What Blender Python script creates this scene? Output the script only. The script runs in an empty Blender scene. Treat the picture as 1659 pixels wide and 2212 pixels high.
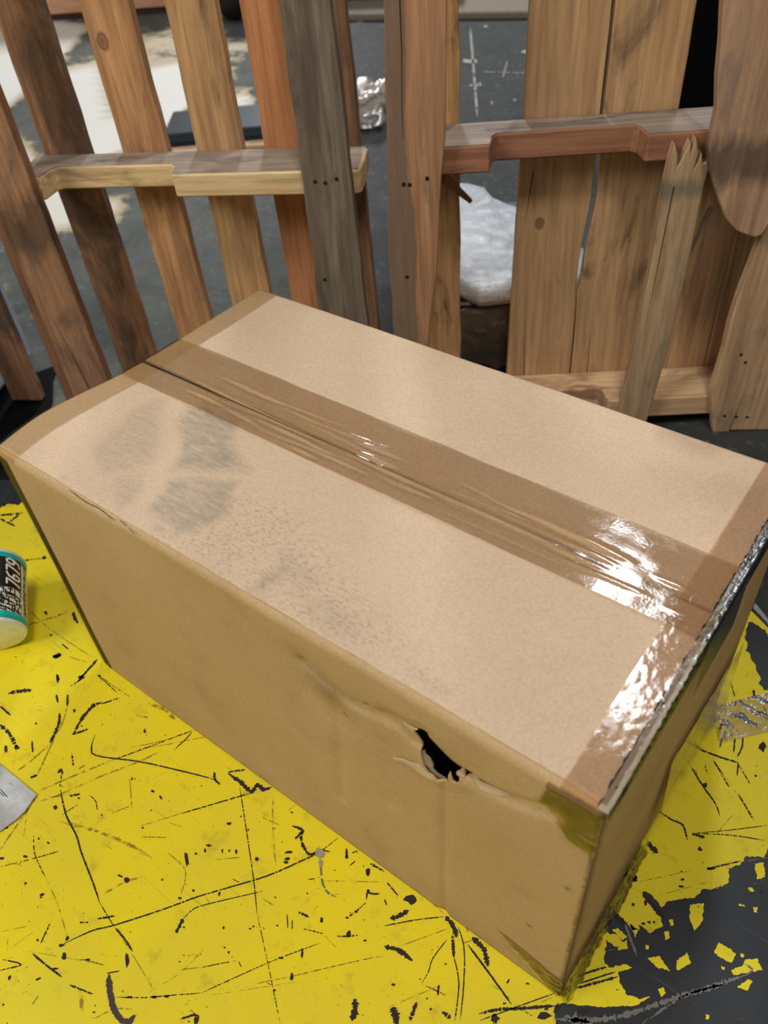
import bpy, bmesh, math, random
import numpy as np
from mathutils import Vector, Matrix, noise
random.seed(7)
S = bpy.context.scene
COL = S.collection
# ------------------------------------------------------------------ camera
FPX, IW, IH = 1777.49, 1659, 2212
RM = np.array([[0.79585126, 0.60166324, -0.06798619],
               [0.37663965, -0.57983554, -0.72244953],
               [-0.47409213, 0.54935607, -0.68807308]])
CP = np.array([0.0574267, -0.23343304, 0.78361051])
cam_d = bpy.data.cameras.new('camera')
cam = bpy.data.objects.new('camera', cam_d)
COL.objects.link(cam)
cam_d.sensor_fit = 'VERTICAL'; cam_d.sensor_height = 24.0; cam_d.sensor_width = 18.0
cam_d.lens = FPX / IH * 24.0
cam_d.clip_start = 0.02
cam_d.dof.use_dof = True; cam_d.dof.focus_distance = 0.78; cam_d.dof.aperture_fstop = 4.8
m = Matrix.Identity(4)
for i in range(3):
    m[i][0] = RM[0][i]; m[i][1] = -RM[1][i]; m[i][2] = -RM[2][i]; m[i][3] = CP[i]
cam.matrix_world = m
S.camera = cam
# ------------------------------------------------------------------ world, lights, exposure
S.view_settings.view_transform = 'Standard'; S.view_settings.look = 'None'
S.view_settings.gamma = 1.0; S.view_settings.use_curve_mapping = False
S.view_settings.exposure = 0.0
w = bpy.data.worlds.new('world'); S.world = w; w.use_nodes = True
w.node_tree.nodes['Background'].inputs[0].default_value = (0.93, 0.96, 1.0, 1)
w.node_tree.nodes['Background'].inputs[1].default_value = 0.18
def area(name, loc, look, sx, sy, power, col=(1, .97, .92)):
    d = bpy.data.lights.new(name, 'AREA'); d.shape = 'RECTANGLE'; d.size = sx; d.size_y = sy
    d.energy = power; d.color = col
    o = bpy.data.objects.new(name, d); COL.objects.link(o); o.location = loc
    o.rotation_euler = (Vector(look) - Vector(loc)).to_track_quat('-Z', 'Y').to_euler()
    return o
la = area('ceiling_lamp', (-0.72, 2.24, 3.0), (-0.72, 2.24, 0), 0.22, 0.90, 34, (.90, .96, 1.0))
la.rotation_euler = (0, 0, math.atan2(-.8, .32) + math.pi / 2)
area('ceiling_lamp', (-1.3, -1.9, 2.4), (-0.4, 0.4, 0.1), 1.0, 1.0, 47, (1, .97, .90))
area('ceiling_lamp', (0.55, -0.45, 3.1), (0.0, .5, 0.), .45, .45, 35, (1, .94, .85))
area('ceiling_lamp', (-4.3, 5.0, 3.3), (-3.4, 3.4, 0), .35, 1.2, 190, (.95, .98, 1.0))

# ------------------------------------------------------------------ helpers
FLOOR = -0.12
def ray(px, py):
    return RM.T @ np.array([(px - 829.5) / FPX, (py - 1106) / FPX, 1.0])
def on_z(px, py, z=0.0):                 # photo measurement -> point on the horizontal plane z
    d = ray(px, py); t = (z - CP[2]) / d[2]; return CP + t * d
def on_y(px, py, y=0.0):
    d = ray(px, py); t = (y - CP[1]) / d[1]; return CP + t * d
def seen(P):
    c = RM @ (np.asarray(P) - CP); return (829.5 + FPX * c[0] / c[2], 1106 + FPX * c[1] / c[2])
def tag(o, label=None, cat=None, group=None, kind=None):
    if label: o['label'] = label
    if cat: o['category'] = cat
    if group: o['group'] = group
    if kind: o['kind'] = kind
    return o
def empty(name, loc=(0, 0, 0), rz=0.0):
    o = bpy.data.objects.new(name, None); COL.objects.link(o)
    o.location = loc; o.rotation_euler = (0, 0, rz); o.empty_display_size = .05
    return o
def mesh(name, verts, faces, mat, parent=None, smooth=False, attr=None):
    me = bpy.data.meshes.new(name)
    me.from_pydata([tuple(map(float, v)) for v in verts], [], [tuple(f) for f in faces]); me.update()
    if smooth:
        me.polygons.foreach_set('use_smooth', [True] * len(me.polygons))
    if attr is not None:
        for an, vals in attr.items():
            a = me.attributes.new(an, 'FLOAT', 'POINT'); a.data.foreach_set('value', np.asarray(vals, dtype=np.float32))
    if mat: me.materials.append(mat)
    o = bpy.data.objects.new(name, me); COL.objects.link(o)
    if parent: o.parent = parent
    return o
def bevel(o, w=.0015, seg=1, ang=50):
    b = o.modifiers.new('bevel', 'BEVEL'); b.width = w; b.segments = seg
    b.limit_method = 'ANGLE'; b.angle_limit = math.radians(ang); return o
def prism(name, outline, axis, a0, a1, mat, parent=None, bw=0):
    """closed outline (2D list) extruded; axis 'y': (u,z) plane; axis 'z': (u,y) plane; 'x': (y,z)"""
    n = len(outline)
    def P(p, a):
        return {'y': (p[0], a, p[1]), 'z': (p[0], p[1], a), 'x': (a, p[0], p[1])}[axis]
    v = [P(p, a0) for p in outline] + [P(p, a1) for p in outline]
    f = [list(range(n)), list(range(2 * n - 1, n - 1, -1))]
    for i in range(n):
        j = (i + 1) % n; f.append([j, i, n + i, n + j])
    o = mesh(name, v, f, mat, parent)
    bm = bmesh.new(); bm.from_mesh(o.data); bmesh.ops.recalc_face_normals(bm, faces=bm.faces)
    bm.to_mesh(o.data); bm.free()
    if bw: bevel(o, bw)
    return o
def box(name, lo, hi, mat, parent=None, bw=0):
    return prism(name, [(lo[0], lo[1]), (hi[0], lo[1]), (hi[0], hi[1]), (lo[0], hi[1])], 'z', lo[2], hi[2], mat, parent, bw)
def grid(fn, nu, nv):
    v = [fn(i / nu, j / nv) for j in range(nv + 1) for i in range(nu + 1)]
    f = [(j * (nu + 1) + i, j * (nu + 1) + i + 1, (j + 1) * (nu + 1) + i + 1, (j + 1) * (nu + 1) + i)
         for j in range(nv) for i in range(nu)]
    return v, f
def inpoly(P, pts):
    pts = np.asarray(pts, float); x, y = P[:, 0], P[:, 1]; r = np.zeros(len(P), bool); n = len(pts)
    for i in range(n):
        x0, y0 = pts[i]; x1, y1 = pts[(i + 1) % n]
        c = ((y0 > y) != (y1 > y)); xx = (x1 - x0) * (y - y0) / ((y1 - y0) if y1 != y0 else 1e-9) + x0
        r ^= c & (x < xx)
    return r
def polydist(P, pts, closed=True):
    pts = np.asarray(pts, float); n = len(pts); best = np.full(len(P), 1e9)
    for i in range(n if closed else n - 1):
        a = pts[i]; b = pts[(i + 1) % n]; ab = b - a
        t = np.clip(((P - a) @ ab) / max(ab @ ab, 1e-12), 0, 1)
        d = np.linalg.norm(P - (a + t[:, None] * ab), axis=1); best = np.minimum(best, d)
    return best
def soft(P, pts, s):                      # 1 inside a polygon, fading over s
    d = polydist(P, pts); return np.clip(np.where(inpoly(P, pts), .5 + d / s, .5 - d / s), 0, 1)
def nz(x, y, z=0.0): return noise.noise(Vector((x, y, z)))

# ------------------------------------------------------------------ materials
def srgb(r, g, b):
    f = lambda c: ((c / 255 + .055) / 1.055) ** 2.4 if c > 10 else c / 255 / 12.92
    return (f(r), f(g), f(b), 1)
class NT:
    def __init__(s, name):
        s.m = bpy.data.materials.new(name); s.m.use_nodes = True; s.t = s.m.node_tree
        s.b = s.t.nodes['Principled BSDF']; s.out = s.t.nodes['Material Output']
    def n(s, typ, **kw):
        x = s.t.nodes.new(typ)
        for k, v in kw.items():
            if k in x.inputs: x.inputs[k].default_value = v
            else: setattr(x, k, v)
        return x
    def l(s, a, b): s.t.links.new(a, b)
    def co(s, scale, which='Object', rot=(0, 0, 0)):
        c = s.n('ShaderNodeTexCoord'); mp = s.n('ShaderNodeMapping')
        mp.inputs['Scale'].default_value = scale; mp.inputs['Rotation'].default_value = rot
        s.l(c.outputs[which], mp.inputs['Vector']); return mp.outputs[0]
    def noise(s, vec, scale=1, detail=4, rough=.55, dist=0):
        x = s.n('ShaderNodeTexNoise'); x.inputs['Scale'].default_value = scale; x.inputs['Detail'].default_value = detail
        x.inputs['Roughness'].default_value = rough; x.inputs['Distortion'].default_value = dist
        s.l(vec, x.inputs['Vector']); return x.outputs['Fac']
    def ramp(s, fac, stops, interp='LINEAR'):
        r = s.n('ShaderNodeValToRGB'); r.color_ramp.interpolation = interp; e = r.color_ramp.elements
        while len(e) < len(stops): e.new(.5)
        for k, (p, c) in enumerate(stops):
            e[k].position = p; e[k].color = c if not isinstance(c, (int, float)) else (c, c, c, 1)
        s.l(fac, r.inputs[0]); return r.outputs[0]
    def mix(s, fac, a, b, mode='MIX'):
        x = s.n('ShaderNodeMix'); x.data_type = 'RGBA'; x.blend_type = mode
        for sock, val in ((x.inputs[0], fac), (x.inputs[6], a), (x.inputs[7], b)):
            if hasattr(val, 'links'): s.l(val, sock)
            else: sock.default_value = val
        return x.outputs[2]
    def math(s, op, a, b=0.0):
        x = s.n('ShaderNodeMath'); x.operation = op
        for sock, val in ((x.inputs[0], a), (x.inputs[1], b)):
            if hasattr(val, 'links'): s.l(val, sock)
            else: sock.default_value = val
        return x.outputs[0]
    def bump(s, h, strength=.3, dist=.002, to=None):
        x = s.n('ShaderNodeBump'); x.inputs['Strength'].default_value = strength; x.inputs['Distance'].default_value = dist
        s.l(h, x.inputs['Height']); s.l(x.outputs[0], (to or s.b.inputs['Normal'])); return x.outputs[0]
    def attr(s, name):
        a = s.n('ShaderNodeAttribute'); a.attribute_name = name; return a.outputs['Fac']

def plain(name, col, rough=.6, metal=0, spec=.5, bumpy=0):
    t = NT(name); t.b.inputs['Base Color'].default_value = col
    t.b.inputs['Roughness'].default_value = rough; t.b.inputs['Metallic'].default_value = metal
    t.b.inputs['Specular IOR Level'].default_value = spec
    f = t.noise(t.co((60, 60, 60)), 1, 4)
    t.l(t.mix(t.ramp(f, [(.3, .0), (.7, 1.)]), col, tuple(c * .82 for c in col[:3]) + (1,)), t.b.inputs['Base Color'])
    if bumpy: t.bump(f, bumpy, .002)
    return t.m
_wood = {}
def wood(base, dark, seed, stain=.35, staincol=srgb(52, 40, 32), grain=1.0, axis='z', green=0.0, knots=(), bands=(), stripe=None):
    key = (base, dark, seed, stain, axis, knots, bands, stripe)
    if key in _wood: return _wood[key]
    t = NT('wood')
    lift = lambda c, k: tuple(min(.85, (v * .84 + .16 * (c[0] * .3 + c[1] * .6 + c[2] * .1)) * k + .014) for v in c[:3]) + (1,)
    base = lift(base, 1.92); dark = lift(dark, 1.75); staincol = lift(staincol, 1.7)
    long = {'z': (26, 26, 1.5), 'x': (1.5, 26, 26), 'y': (26, 1.5, 26)}[axis]
    c = t.n('ShaderNodeTexCoord'); ad = t.n('ShaderNodeVectorMath'); ad.operation = 'ADD'
    ad.inputs[1].default_value = (seed * 1.37, seed * .71, seed * 2.13); t.l(c.outputs['Object'], ad.inputs[0])
    def mp(sc):
        q = t.n('ShaderNodeMapping'); q.inputs['Scale'].default_value = sc; t.l(ad.outputs[0], q.inputs['Vector']); return q.outputs[0]
    g1 = t.noise(mp(long), 1.0, 6, .6, 1.4)
    g2 = t.noise(mp(tuple(v * 5 for v in long)), 1.0, 3, .6, .3)
    st = t.noise(mp((14, 14, 14) if axis == 'n' else tuple(5 if v < 5 else 13 for v in long)), 1.0, 5, .65, .8)
    bl = t.noise(mp((5, 5, 5)), 1.0, 3, .5)
    col = t.mix(t.ramp(g1, [(.32, 0.), (.66, 1.)]), base, dark)
    col = t.mix(t.math('MULTIPLY', t.ramp(g2, [(.42, 0.), (.72, 1.)]), .7 * grain), col, tuple(x * .55 for x in dark[:3]) + (1,))
    col = t.mix(t.math('MULTIPLY', t.ramp(bl, [(.35, 0.), (.7, 1.)]), .3), col, tuple(x * .7 for x in base[:3]) + (1,))
    lo = .64 - stain * .3
    col = t.mix(t.math('MULTIPLY', t.ramp(st, [(lo, 0.), (lo + .13, 1.)]), .8), col, staincol)
    sx = t.n('ShaderNodeSeparateXYZ'); t.l(c.outputs['Object'], sx.inputs[0])
    wob = t.noise(mp((30, 30, 9)), 1.0, 4, .6)
    for ku, kz, kr in knots:
        du = t.math('MULTIPLY', t.math('SUBTRACT', sx.outputs[0], ku), 1 / kr); dz = t.math('MULTIPLY', t.math('SUBTRACT', sx.outputs[2], kz), .7 / kr)
        d2 = t.math('SQRT', t.math('ADD', t.math('MULTIPLY', du, du), t.math('MULTIPLY', dz, dz)))
        d2 = t.math('ADD', d2, t.math('MULTIPLY', t.math('SUBTRACT', wob, .5), .8))
        col = t.mix(t.ramp(d2, [(.0, .8), (.45, .55), (.62, .85), (.8, .3), (1., 0.)]), col, lift(srgb(86, 54, 32), 1.2))
    for bz, bh, bc in bands:
        dz = t.math('MULTIPLY', t.math('ABSOLUTE', t.math('SUBTRACT', sx.outputs[2], bz)), 1 / bh)
        dz = t.math('ADD', dz, t.math('MULTIPLY', t.math('SUBTRACT', wob, .5), 2.6))
        col = t.mix(t.ramp(dz, [(.3, .7), (1.1, 0.)]), col, bc)
    if stripe:
        su, sw, sc_ = stripe
        q = t.math('ADD', t.math('MULTIPLY', t.math('SUBTRACT', sx.outputs[0], su), 1 / sw), t.math('MULTIPLY', t.math('SUBTRACT', bl, .5), 3.2))
        q = t.math('ADD', q, t.math('MULTIPLY', t.math('SUBTRACT', wob, .5), 1.2))
        col = t.mix(t.ramp(q, [(.0, .75), (.18, 0.)]), col, sc_)
    t.l(col, t.b.inputs['Base Color']); t.b.inputs['Roughness'].default_value = .78
    t.b.inputs['Specular IOR Level'].default_value = .25
    t.bump(t.math('ADD', g2, g1), .35, .0012)
    _wood[key] = t.m; return t.m

def make_yellow():
    t = NT('yellow_paint')
    f = t.noise(t.co((7, 7, 7)), 1, 6, .6)
    col = t.mix(t.ramp(f, [(.35, 0.), (.68, 1.)]), srgb(228, 207, 18), srgb(214, 197, 44))
    # rubbed dirt and fine speckles
    d = t.noise(t.co((34, 34, 34)), 1, 8, .72)
    col = t.mix(t.ramp(d, [(.56, 0.), (.72, .42)]), col, srgb(120, 104, 18))
    for k, (sc, rot) in enumerate((((9, 420, 1), .55), ((11, 380, 1), -1.15), ((7, 520, 1), 1.35))):
        s_ = t.noise(t.co(sc, rot=(0, 0, rot)), 1, 3, .6, .25)
        b_ = t.noise(t.co((6 + k, 6, 6)), 1, 3)
        fac = t.math('MULTIPLY', t.ramp(s_, [(.66, 0.), (.72, .5)]), t.ramp(b_, [(.45, 0.), (.6, 1.)]))
        col = t.mix(fac, col, srgb(110, 92, 24))
    sp = t.noise(t.co((300, 300, 300)), 1, 2, .6)
    spm = t.noise(t.co((22, 22, 22)), 1, 4, .6)
    col = t.mix(t.math('MULTIPLY', t.ramp(sp, [(.67, 0.), (.70, .75)]), t.ramp(spm, [(.5, 0.), (.62, 1.)])), col, srgb(62, 50, 30))
    t.l(col, t.b.inputs['Base Color'])
    t.l(t.ramp(d, [(.3, .42), (.7, .6)]), t.b.inputs['Roughness'])
    t.b.inputs['Specular IOR Level'].default_value = .3
    t.bump(t.noise(t.co((60, 60, 60)), 1, 6, .6), .12, .001)
    return t.m
M_yel = make_yellow()
def make_dark_board():
    t = NT('dark_film_board')
    f = t.noise(t.co((9, 9, 9)), 1, 7, .65)
    col = t.mix(t.ramp(f, [(.35, 0.), (.7, 1.)]), srgb(20, 22, 27), srgb(36, 40, 47))
    g = t.noise(t.co((5, 160, 5), rot=(0, 0, .5)), 1, 3, .6)
    col = t.mix(t.ramp(g, [(.68, 0.), (.76, .3)]), col, srgb(100, 102, 106))
    t.l(col, t.b.inputs['Base Color']); t.b.inputs['Roughness'].default_value = .5
    t.bump(f, .2, .001); return t.m
M_board = make_dark_board()
M_scr = plain('scratch_dark', srgb(52, 44, 46), .75, spec=.2)
def make_faint():
    t = NT('scratch_faint'); t.b.inputs['Base Color'].default_value = srgb(146, 124, 30)
    t.b.inputs['Roughness'].default_value = .6
    f = t.noise(t.co((160, 160, 160)), 1, 3, .6)
    t.l(t.ramp(f, [(.40, 0.), (.60, .8)]), t.b.inputs['Alpha']); return t.m
M_faint = make_faint()
M_scuff = plain('grey_scuff', srgb(112, 108, 104), .6, bumpy=.4)

def make_card(side=False):
    t = NT('kraft_cardboard')
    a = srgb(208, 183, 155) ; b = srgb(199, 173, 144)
    if side: a, b = srgb(193, 162, 118), srgb(183, 152, 107)  # sides are the same board; their shade is put into a darker base
    f = t.noise(t.co((5, 5, 5)), 1, 5, .6)
    col = t.mix(t.ramp(f, [(.35, 0.), (.7, 1.)]), a, b)
    sp = t.noise(t.co((420, 420, 420)), 1, 2, .7)
    col = t.mix(t.ramp(sp, [(.35, .16), (.6, 0.)]), col, srgb(110, 84, 56))
    if not side:
        # dirty smudges: mask painted per vertex, broken by the corrugation print
        ln = t.noise(t.co((60, 260, 60), rot=(0, 0, 1.12)), 1, 3, .6, .5)
        dots = t.noise(t.co((190, 420, 190), rot=(0, 0, 1.12)), 1, 2, .5)
        fac = t.math('MULTIPLY', t.attr('stain'), t.ramp(ln, [(.3, .35), (.66, 1.)]))
        col = t.mix(t.math('MULTIPLY', fac, .72), col, srgb(126, 120, 110))
        fac = t.math('MULTIPLY', t.attr('dots'), t.ramp(dots, [(.52, 0.), (.66, 1.)]))
        col = t.mix(t.math('MULTIPLY', fac, .34), col, srgb(128, 112, 104))
        col = t.mix(t.math('MULTIPLY', t.attr('brown'), .5), col, srgb(140, 108, 92))
    else:
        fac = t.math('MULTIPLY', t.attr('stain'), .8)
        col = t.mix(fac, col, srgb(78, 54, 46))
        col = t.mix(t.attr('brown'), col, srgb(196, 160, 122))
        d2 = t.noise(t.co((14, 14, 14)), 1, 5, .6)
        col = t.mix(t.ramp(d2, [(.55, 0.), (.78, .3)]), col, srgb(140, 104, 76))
    t.l(col, t.b.inputs['Base Color']); t.b.inputs['Roughness'].default_value = .82
    t.b.inputs['Specular IOR Level'].default_value = .2
    t.bump(t.math('ADD', f, t.math('MULTIPLY', sp, .15)), .25, .0015)
    return t.m
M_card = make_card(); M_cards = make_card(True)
def make_tape(name, tint, rough, bsc, bstr, haze=.0, glc=1.0):
    t = NT(name)
    tr = t.n('ShaderNodeBsdfTransparent'); tr.inputs[0].default_value = tuple(min(1.0, math.sqrt(c)) for c in tint)
    gl = t.n('ShaderNodeBsdfGlossy'); gl.inputs['Roughness'].default_value = rough; gl.inputs['Color'].default_value = (glc, glc, glc, 1)
    fr = t.n('ShaderNodeFresnel'); fr.inputs['IOR'].default_value = 1.5
    h = t.noise(t.co(bsc), 1, 4, .6)
    h2 = t.noise(t.co((460, 460, 460)), 1, 3, .6)
    nn = t.bump(t.math('ADD', t.math('MULTIPLY', h, .5), t.math('MULTIPLY', h2, .35)), bstr, .0016, gl.inputs['Normal'])
    mx = t.n('ShaderNodeMixShader'); t.l(fr.outputs[0], mx.inputs[0])
    if haze:
        df = t.n('ShaderNodeBsdfDiffuse'); df.inputs[0].default_value = srgb(184, 166, 142)
        m0 = t.n('ShaderNodeMixShader'); m0.inputs[0].default_value = haze
        t.l(tr.outputs[0], m0.inputs[1]); t.l(df.outputs[0], m0.inputs[2]); base = m0.outputs[0]
    else: base = tr.outputs[0]
    t.l(base, mx.inputs[1]); t.l(gl.outputs[0], mx.inputs[2]); t.l(mx.outputs[0], t.out.inputs[0])
    return t.m
M_tape = make_tape('clear_packing_tape', (.76, .68, .55, 1), .075, (20, 60, 40), .13)
M_tapeL = make_tape('clear_packing_tape', (1.0, .95, .78, 1), .12, (60, 20, 40), .08)
M_tapeR = make_tape('clear_packing_tape', (.88, .77, .66, 1), .065, (60, 30, 40), .10)
M_crush = make_tape('crumpled_tape', (.80, .74, .66, 1), .22, (200, 60, 160), .6, haze=.72, glc=.22)
M_ttape = make_tape('clear_table_tape', (.70, .66, .58, 1), .07, (90, 160, 90), .9, haze=.14, glc=.6)

# ------------------------------------------------------------------ floor
def make_floor():
    xs = np.arange(-9.0, 4.01, .05); ys = np.arange(-3.0, 9.01, .05)
    X, Y = np.meshgrid(xs, ys); n, k = len(xs), len(ys)
    V = np.stack([X.ravel(), Y.ravel(), np.full(X.size, FLOOR)], 1)
    c = (V - CP) @ RM.T; ok = c[:, 2] > .3
    px = np.where(ok, 829.5 + FPX * c[:, 0] / np.where(ok, c[:, 2], 1), -9e3)
    py = np.where(ok, 1106 + FPX * c[:, 1] / np.where(ok, c[:, 2], 1), -9e3)
    P = np.stack([px, py], 1)
    W = np.zeros(len(P)); D = np.zeros(len(P))
    white = [([(-400, -60), (60, 30), (190, 58), (125, 135), (10, 235), (-300, 300)], 1.15),
             ([(305, 150), (400, 130), (450, 170), (400, 240), (330, 300), (200, 350), (170, 300), (260, 250), (300, 205)], 1.15),
             ([(60, 400), (170, 395), (200, 430), (60, 450)], .9),
             ([(470, 205), (545, 185), (560, 235), (480, 260)], .8), ([(730, 25), (820, 20), (830, 45), (730, 55)], .35)]
    cream = [([(100, 150), (225, 120), (270, 330), (180, 350), (120, 280)], .8),
             ([(270, 60), (480, 55), (560, 95), (500, 180), (300, 170)], .5),
             ([(-80, 240), (90, 330), (120, 400), (280, 430), (250, 480), (60, 520), (-100, 500)], .75),
             ([(0, 500), (130, 620), (300, 700), (330, 800), (60, 760), (-60, 620)], .22),
             ([(95, 770), (200, 690), (235, 790), (120, 830)], .35)]
    for p, a in white + cream: W = np.maximum(W, soft(P, p, 45) * a)
    D = np.clip((px - 480) / 380, 0, 1) * np.clip((py + 150) / 200, 0, 1)
    faces = np.array([(j * n + i, j * n + i + 1, (j + 1) * n + i + 1, (j + 1) * n + i) for j in range(k - 1) for i in range(n - 1)])
    t = NT('worn_concrete_floor')
    n1 = t.noise(t.co((2.2, 2.2, 2.2)), 1, 8, .7, .4); n2 = t.noise(t.co((9, 9, 9)), 1, 8, .75)
    n3 = t.noise(t.co((60, 60, 60)), 1, 4, .7)
    g = t.mix(t.ramp(n2, [(.3, 0.), (.7, 1.)]), srgb(76, 79, 76), srgb(108, 110, 104))
    dk = t.mix(t.ramp(n2, [(.35, 0.), (.8, 1.)]), srgb(54, 56, 56), srgb(72, 74, 72))
    col = t.mix(t.attr('dark'), g, dk)
    col = t.mix(t.ramp(n3, [(.58, 0.), (.75, .35)]), col, srgb(176, 172, 160))
    mk = t.math('ADD', t.attr('paint'), t.math('MULTIPLY', t.math('SUBTRACT', n2, .5), 1.5))
    mk = t.math('ADD', mk, t.math('MULTIPLY', t.math('SUBTRACT', n1, .5), .5))
    wcol = t.mix(t.ramp(t.attr('paint'), [(.45, 0.), (.8, 1.)]), srgb(190, 172, 140), srgb(236, 232, 222))
    col = t.mix(t.ramp(mk, [(.30, 0.), (.48, .94)]), col, wcol)
    t.l(col, t.b.inputs['Base Color']); t.b.inputs['Roughness'].default_value = .8
    t.b.inputs['Specular IOR Level'].default_value = .2
    t.bump(n2, .25, .004)
    o = mesh('floor', V, faces, t.m, attr={'paint': W, 'dark': D}); tag(o, kind='structure')
make_floor()

# ------------------------------------------------------------------ yellow work platform
plat = empty('painted_platform', (-.3, .0, FLOOR))
tag(plat, 'low yellow painted work platform scratched down to its dark board, under the cardboard box', 'platform')
plat_off = Vector((.3, 0, -FLOOR))
def on_plat(o):
    o.parent = plat; o.location = plat_off; return o
OUT = [(-1.45, -.8), (.85, -.8), (.85, -.08), (.006, .493), (-.016, .508), (-.2, .62), (-.62, .37), (-.994, .118), (-1.45, -.16)]
on_plat(prism('platform_top', OUT, 'z', -.028, 0.0, M_board, bw=.001))
M_under = wood(srgb(110, 84, 56), srgb(80, 60, 40), 3)
for x0, y0, x1, y1 in ((-1.35, -.7, .75, -.62), (-1.2, -.12, .7, -.04), (-.52, .30, -.04, .38)):
    on_plat(box('runner', (x0, y0, FLOOR), (x1, y1, -.028), M_under, bw=.002))
def tri_fill(name, polys, z0, z1, mat):
    V, F = [], []
    for p in polys:
        k = len(V); n = len(p)
        V += [(q[0], q[1], z1) for q in p] + [(q[0], q[1], z0) for q in p]
        F.append(list(range(k, k + n)))
        for i in range(n):
            j = (i + 1) % n; F.append([k + i, k + n + i, k + n + j, k + j])
    o = mesh(name, V, F, mat)
    bm = bmesh.new(); bm.from_mesh(o.data); bmesh.ops.recalc_face_normals(bm, faces=bm.faces)
    bmesh.ops.triangulate(bm, faces=[f for f in bm.faces if len(f.verts) > 4]); bm.to_mesh(o.data); bm.free()
    return on_plat(o)
def rough_poly(pts, amp=3.0, step=6.0, seed=0, z=0.0):
    """photo outline -> ragged outline on the platform"""
    rnd = random.Random(seed); out = []
    n = len(pts)
    for i in range(n):
        a = np.array(pts[i], float); b = np.array(pts[(i + 1) % n], float); L = np.linalg.norm(b - a)
        m_ = max(1, int(L / step)); nr = np.array([-(b - a)[1], (b - a)[0]]) / max(L, 1e-6)
        for k in range(m_):
            q = a + (b - a) * k / m_ + nr * (rnd.uniform(-amp, amp) if k else 0)
            out.append(tuple(on_z(q[0], q[1], z)[:2]))
    return out
# yellow paint coat, inset from the steel edge
YO = [(-1.44, -.79), (.84, -.79), (.84, -.10), (.006, .483), (-.02, .498), (-.2, .61), (-.62, .36), (-.984, .108), (-1.44, -.165)]
yp = tri_fill('paint_coat', [YO], 0.0, .0002, M_yel)
K6 = lambda pts: [(x / 2, 1400 + y / 2) for x, y in pts]
K7 = lambda pts: [(830 + x / 2, 1400 + y / 2) for x, y in pts]
K8 = lambda pts: [(1500 + x * .1809, 1250 + y * .1809) for x, y in pts]
bare = [K7([(1900, 780), (1659, 860), (1640, 905), (1560, 900), (1540, 935), (1490, 950), (1490, 1010), (1440, 1040), (1380, 1040), (1340, 1080), (1280, 1085),
            (1220, 1095), (1200, 1120), (1160, 1070), (1118, 1050), (1150, 1110), (1195, 1160), (1205, 1200), (1150, 1232), (1110, 1200), (1060, 1200),
            (1010, 1150), (975, 1120), (990, 1170), (950, 1180), (955, 1230), (1010, 1240), (1040, 1280), (1000, 1290), (960, 1260), (950, 1350),
            (970, 1380), (1040, 1365), (1072, 1380), (1010, 1400), (1020, 1450), (1050, 1500), (1110, 1515), (1165, 1500), (1080, 1545), (960, 1550),
            (860, 1545), (770, 1535), (735, 1560), (740, 1625), (740, 1760), (1900, 1760)]),
        K8([(640, 520), (690, 515), (730, 548), (790, 585), (850, 610), (879, 690), (1100, 760), (1100, 1300), (879, 1330), (825, 1330), (800, 1280), (765, 1250),
            (798, 1195), (760, 1130), (735, 1060), (690, 980), (665, 895), (612, 860), (635, 790), (600, 700)]),
        [(-160, 1020), (-10, 1040), (48, 1030), (60, 1075), (38, 1092), (20, 1088), (0, 1098), (-40, 1105), (-160, 1150)]]
for i, b in enumerate(bare):
    tri_fill('bare_patch', [rough_poly(b, 2.2, 5, i, .0004)], .0002, .0004, M_board)
edge = [K8([(722, 290), (800, 380), (879, 480), (1300, 980), (1300, 1040), (879, 545), (780, 430), (700, 350)])]
tri_fill('worn_edge', [rough_poly(edge[0], 1.2, 6, 3, .0005)], .0, .0006, plain('worn_edge_grey', srgb(150, 152, 156), .5))
flakes = [[(1320, 1110), (1380, 1100), (1375, 1180), (1340, 1225), (1320, 1170)], [(1138, 1340), (1190, 1330), (1235, 1395), (1180, 1380)],
          [(1263, 1350), (1310, 1315), (1325, 1360), (1265, 1392)], [(1425, 1310), (1445, 1270), (1480, 1290), (1520, 1320), (1500, 1360), (1440, 1330)],
          [(1500, 1390), (1550, 1370), (1560, 1345), (1610, 1340), (1635, 1390), (1580, 1400), (1510, 1412)], [(1525, 1465), (1570, 1430), (1592, 1440), (1570, 1480)],
          [(1600, 930), (1640, 925), (1645, 990), (1612, 1000)], [(1570, 1037), (1590, 1035), (1600, 1050), (1580, 1050)],
          [(1592, 1120), (1612, 1118), (1610, 1143), (1596, 1140)], [(1530, 1105), (1555, 1108), (1558, 1118), (1535, 1115)],
          [(1182, 1475), (1205, 1465), (1217, 1490), (1195, 1508)], [(1128, 1282), (1145, 1285), (1142, 1302), (1128, 1300)],
          [(1388, 1580), (1405, 1585), (1400, 1605), (1388, 1603)], [(1140, 1175), (1165, 1160), (1195, 1190), (1160, 1228), (1150, 1200)],
          [(1232, 1172), (1248, 1172), (1250, 1198), (1235, 1200)], [(1210, 1225), (1228, 1222), (1235, 1250), (1215, 1262)],
          [(1085, 1330 - 80), (1100, 1215), (1078, 1205), (1060, 1190)], [(1055, 1190), (1095, 1185), (1105, 1215), (1075, 1220)],
          [(985, 1215), (1010, 1208), (1050, 1250), (1025, 1262)], [(1010, 1290), (1050, 1260), (1052, 1300), (1010, 1305)],
          [(1455, 1372), (1472, 1378), (1470, 1390), (1460, 1388)], [(1540, 1318), (1556, 1325), (1552, 1338), (1538, 1332)]]
for i, f in enumerate(flakes):
    tri_fill('paint_flake', [rough_poly(K7(f), 1.6, 4, 50 + i, .0006)], .0004, .0006, M_yel)
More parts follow.
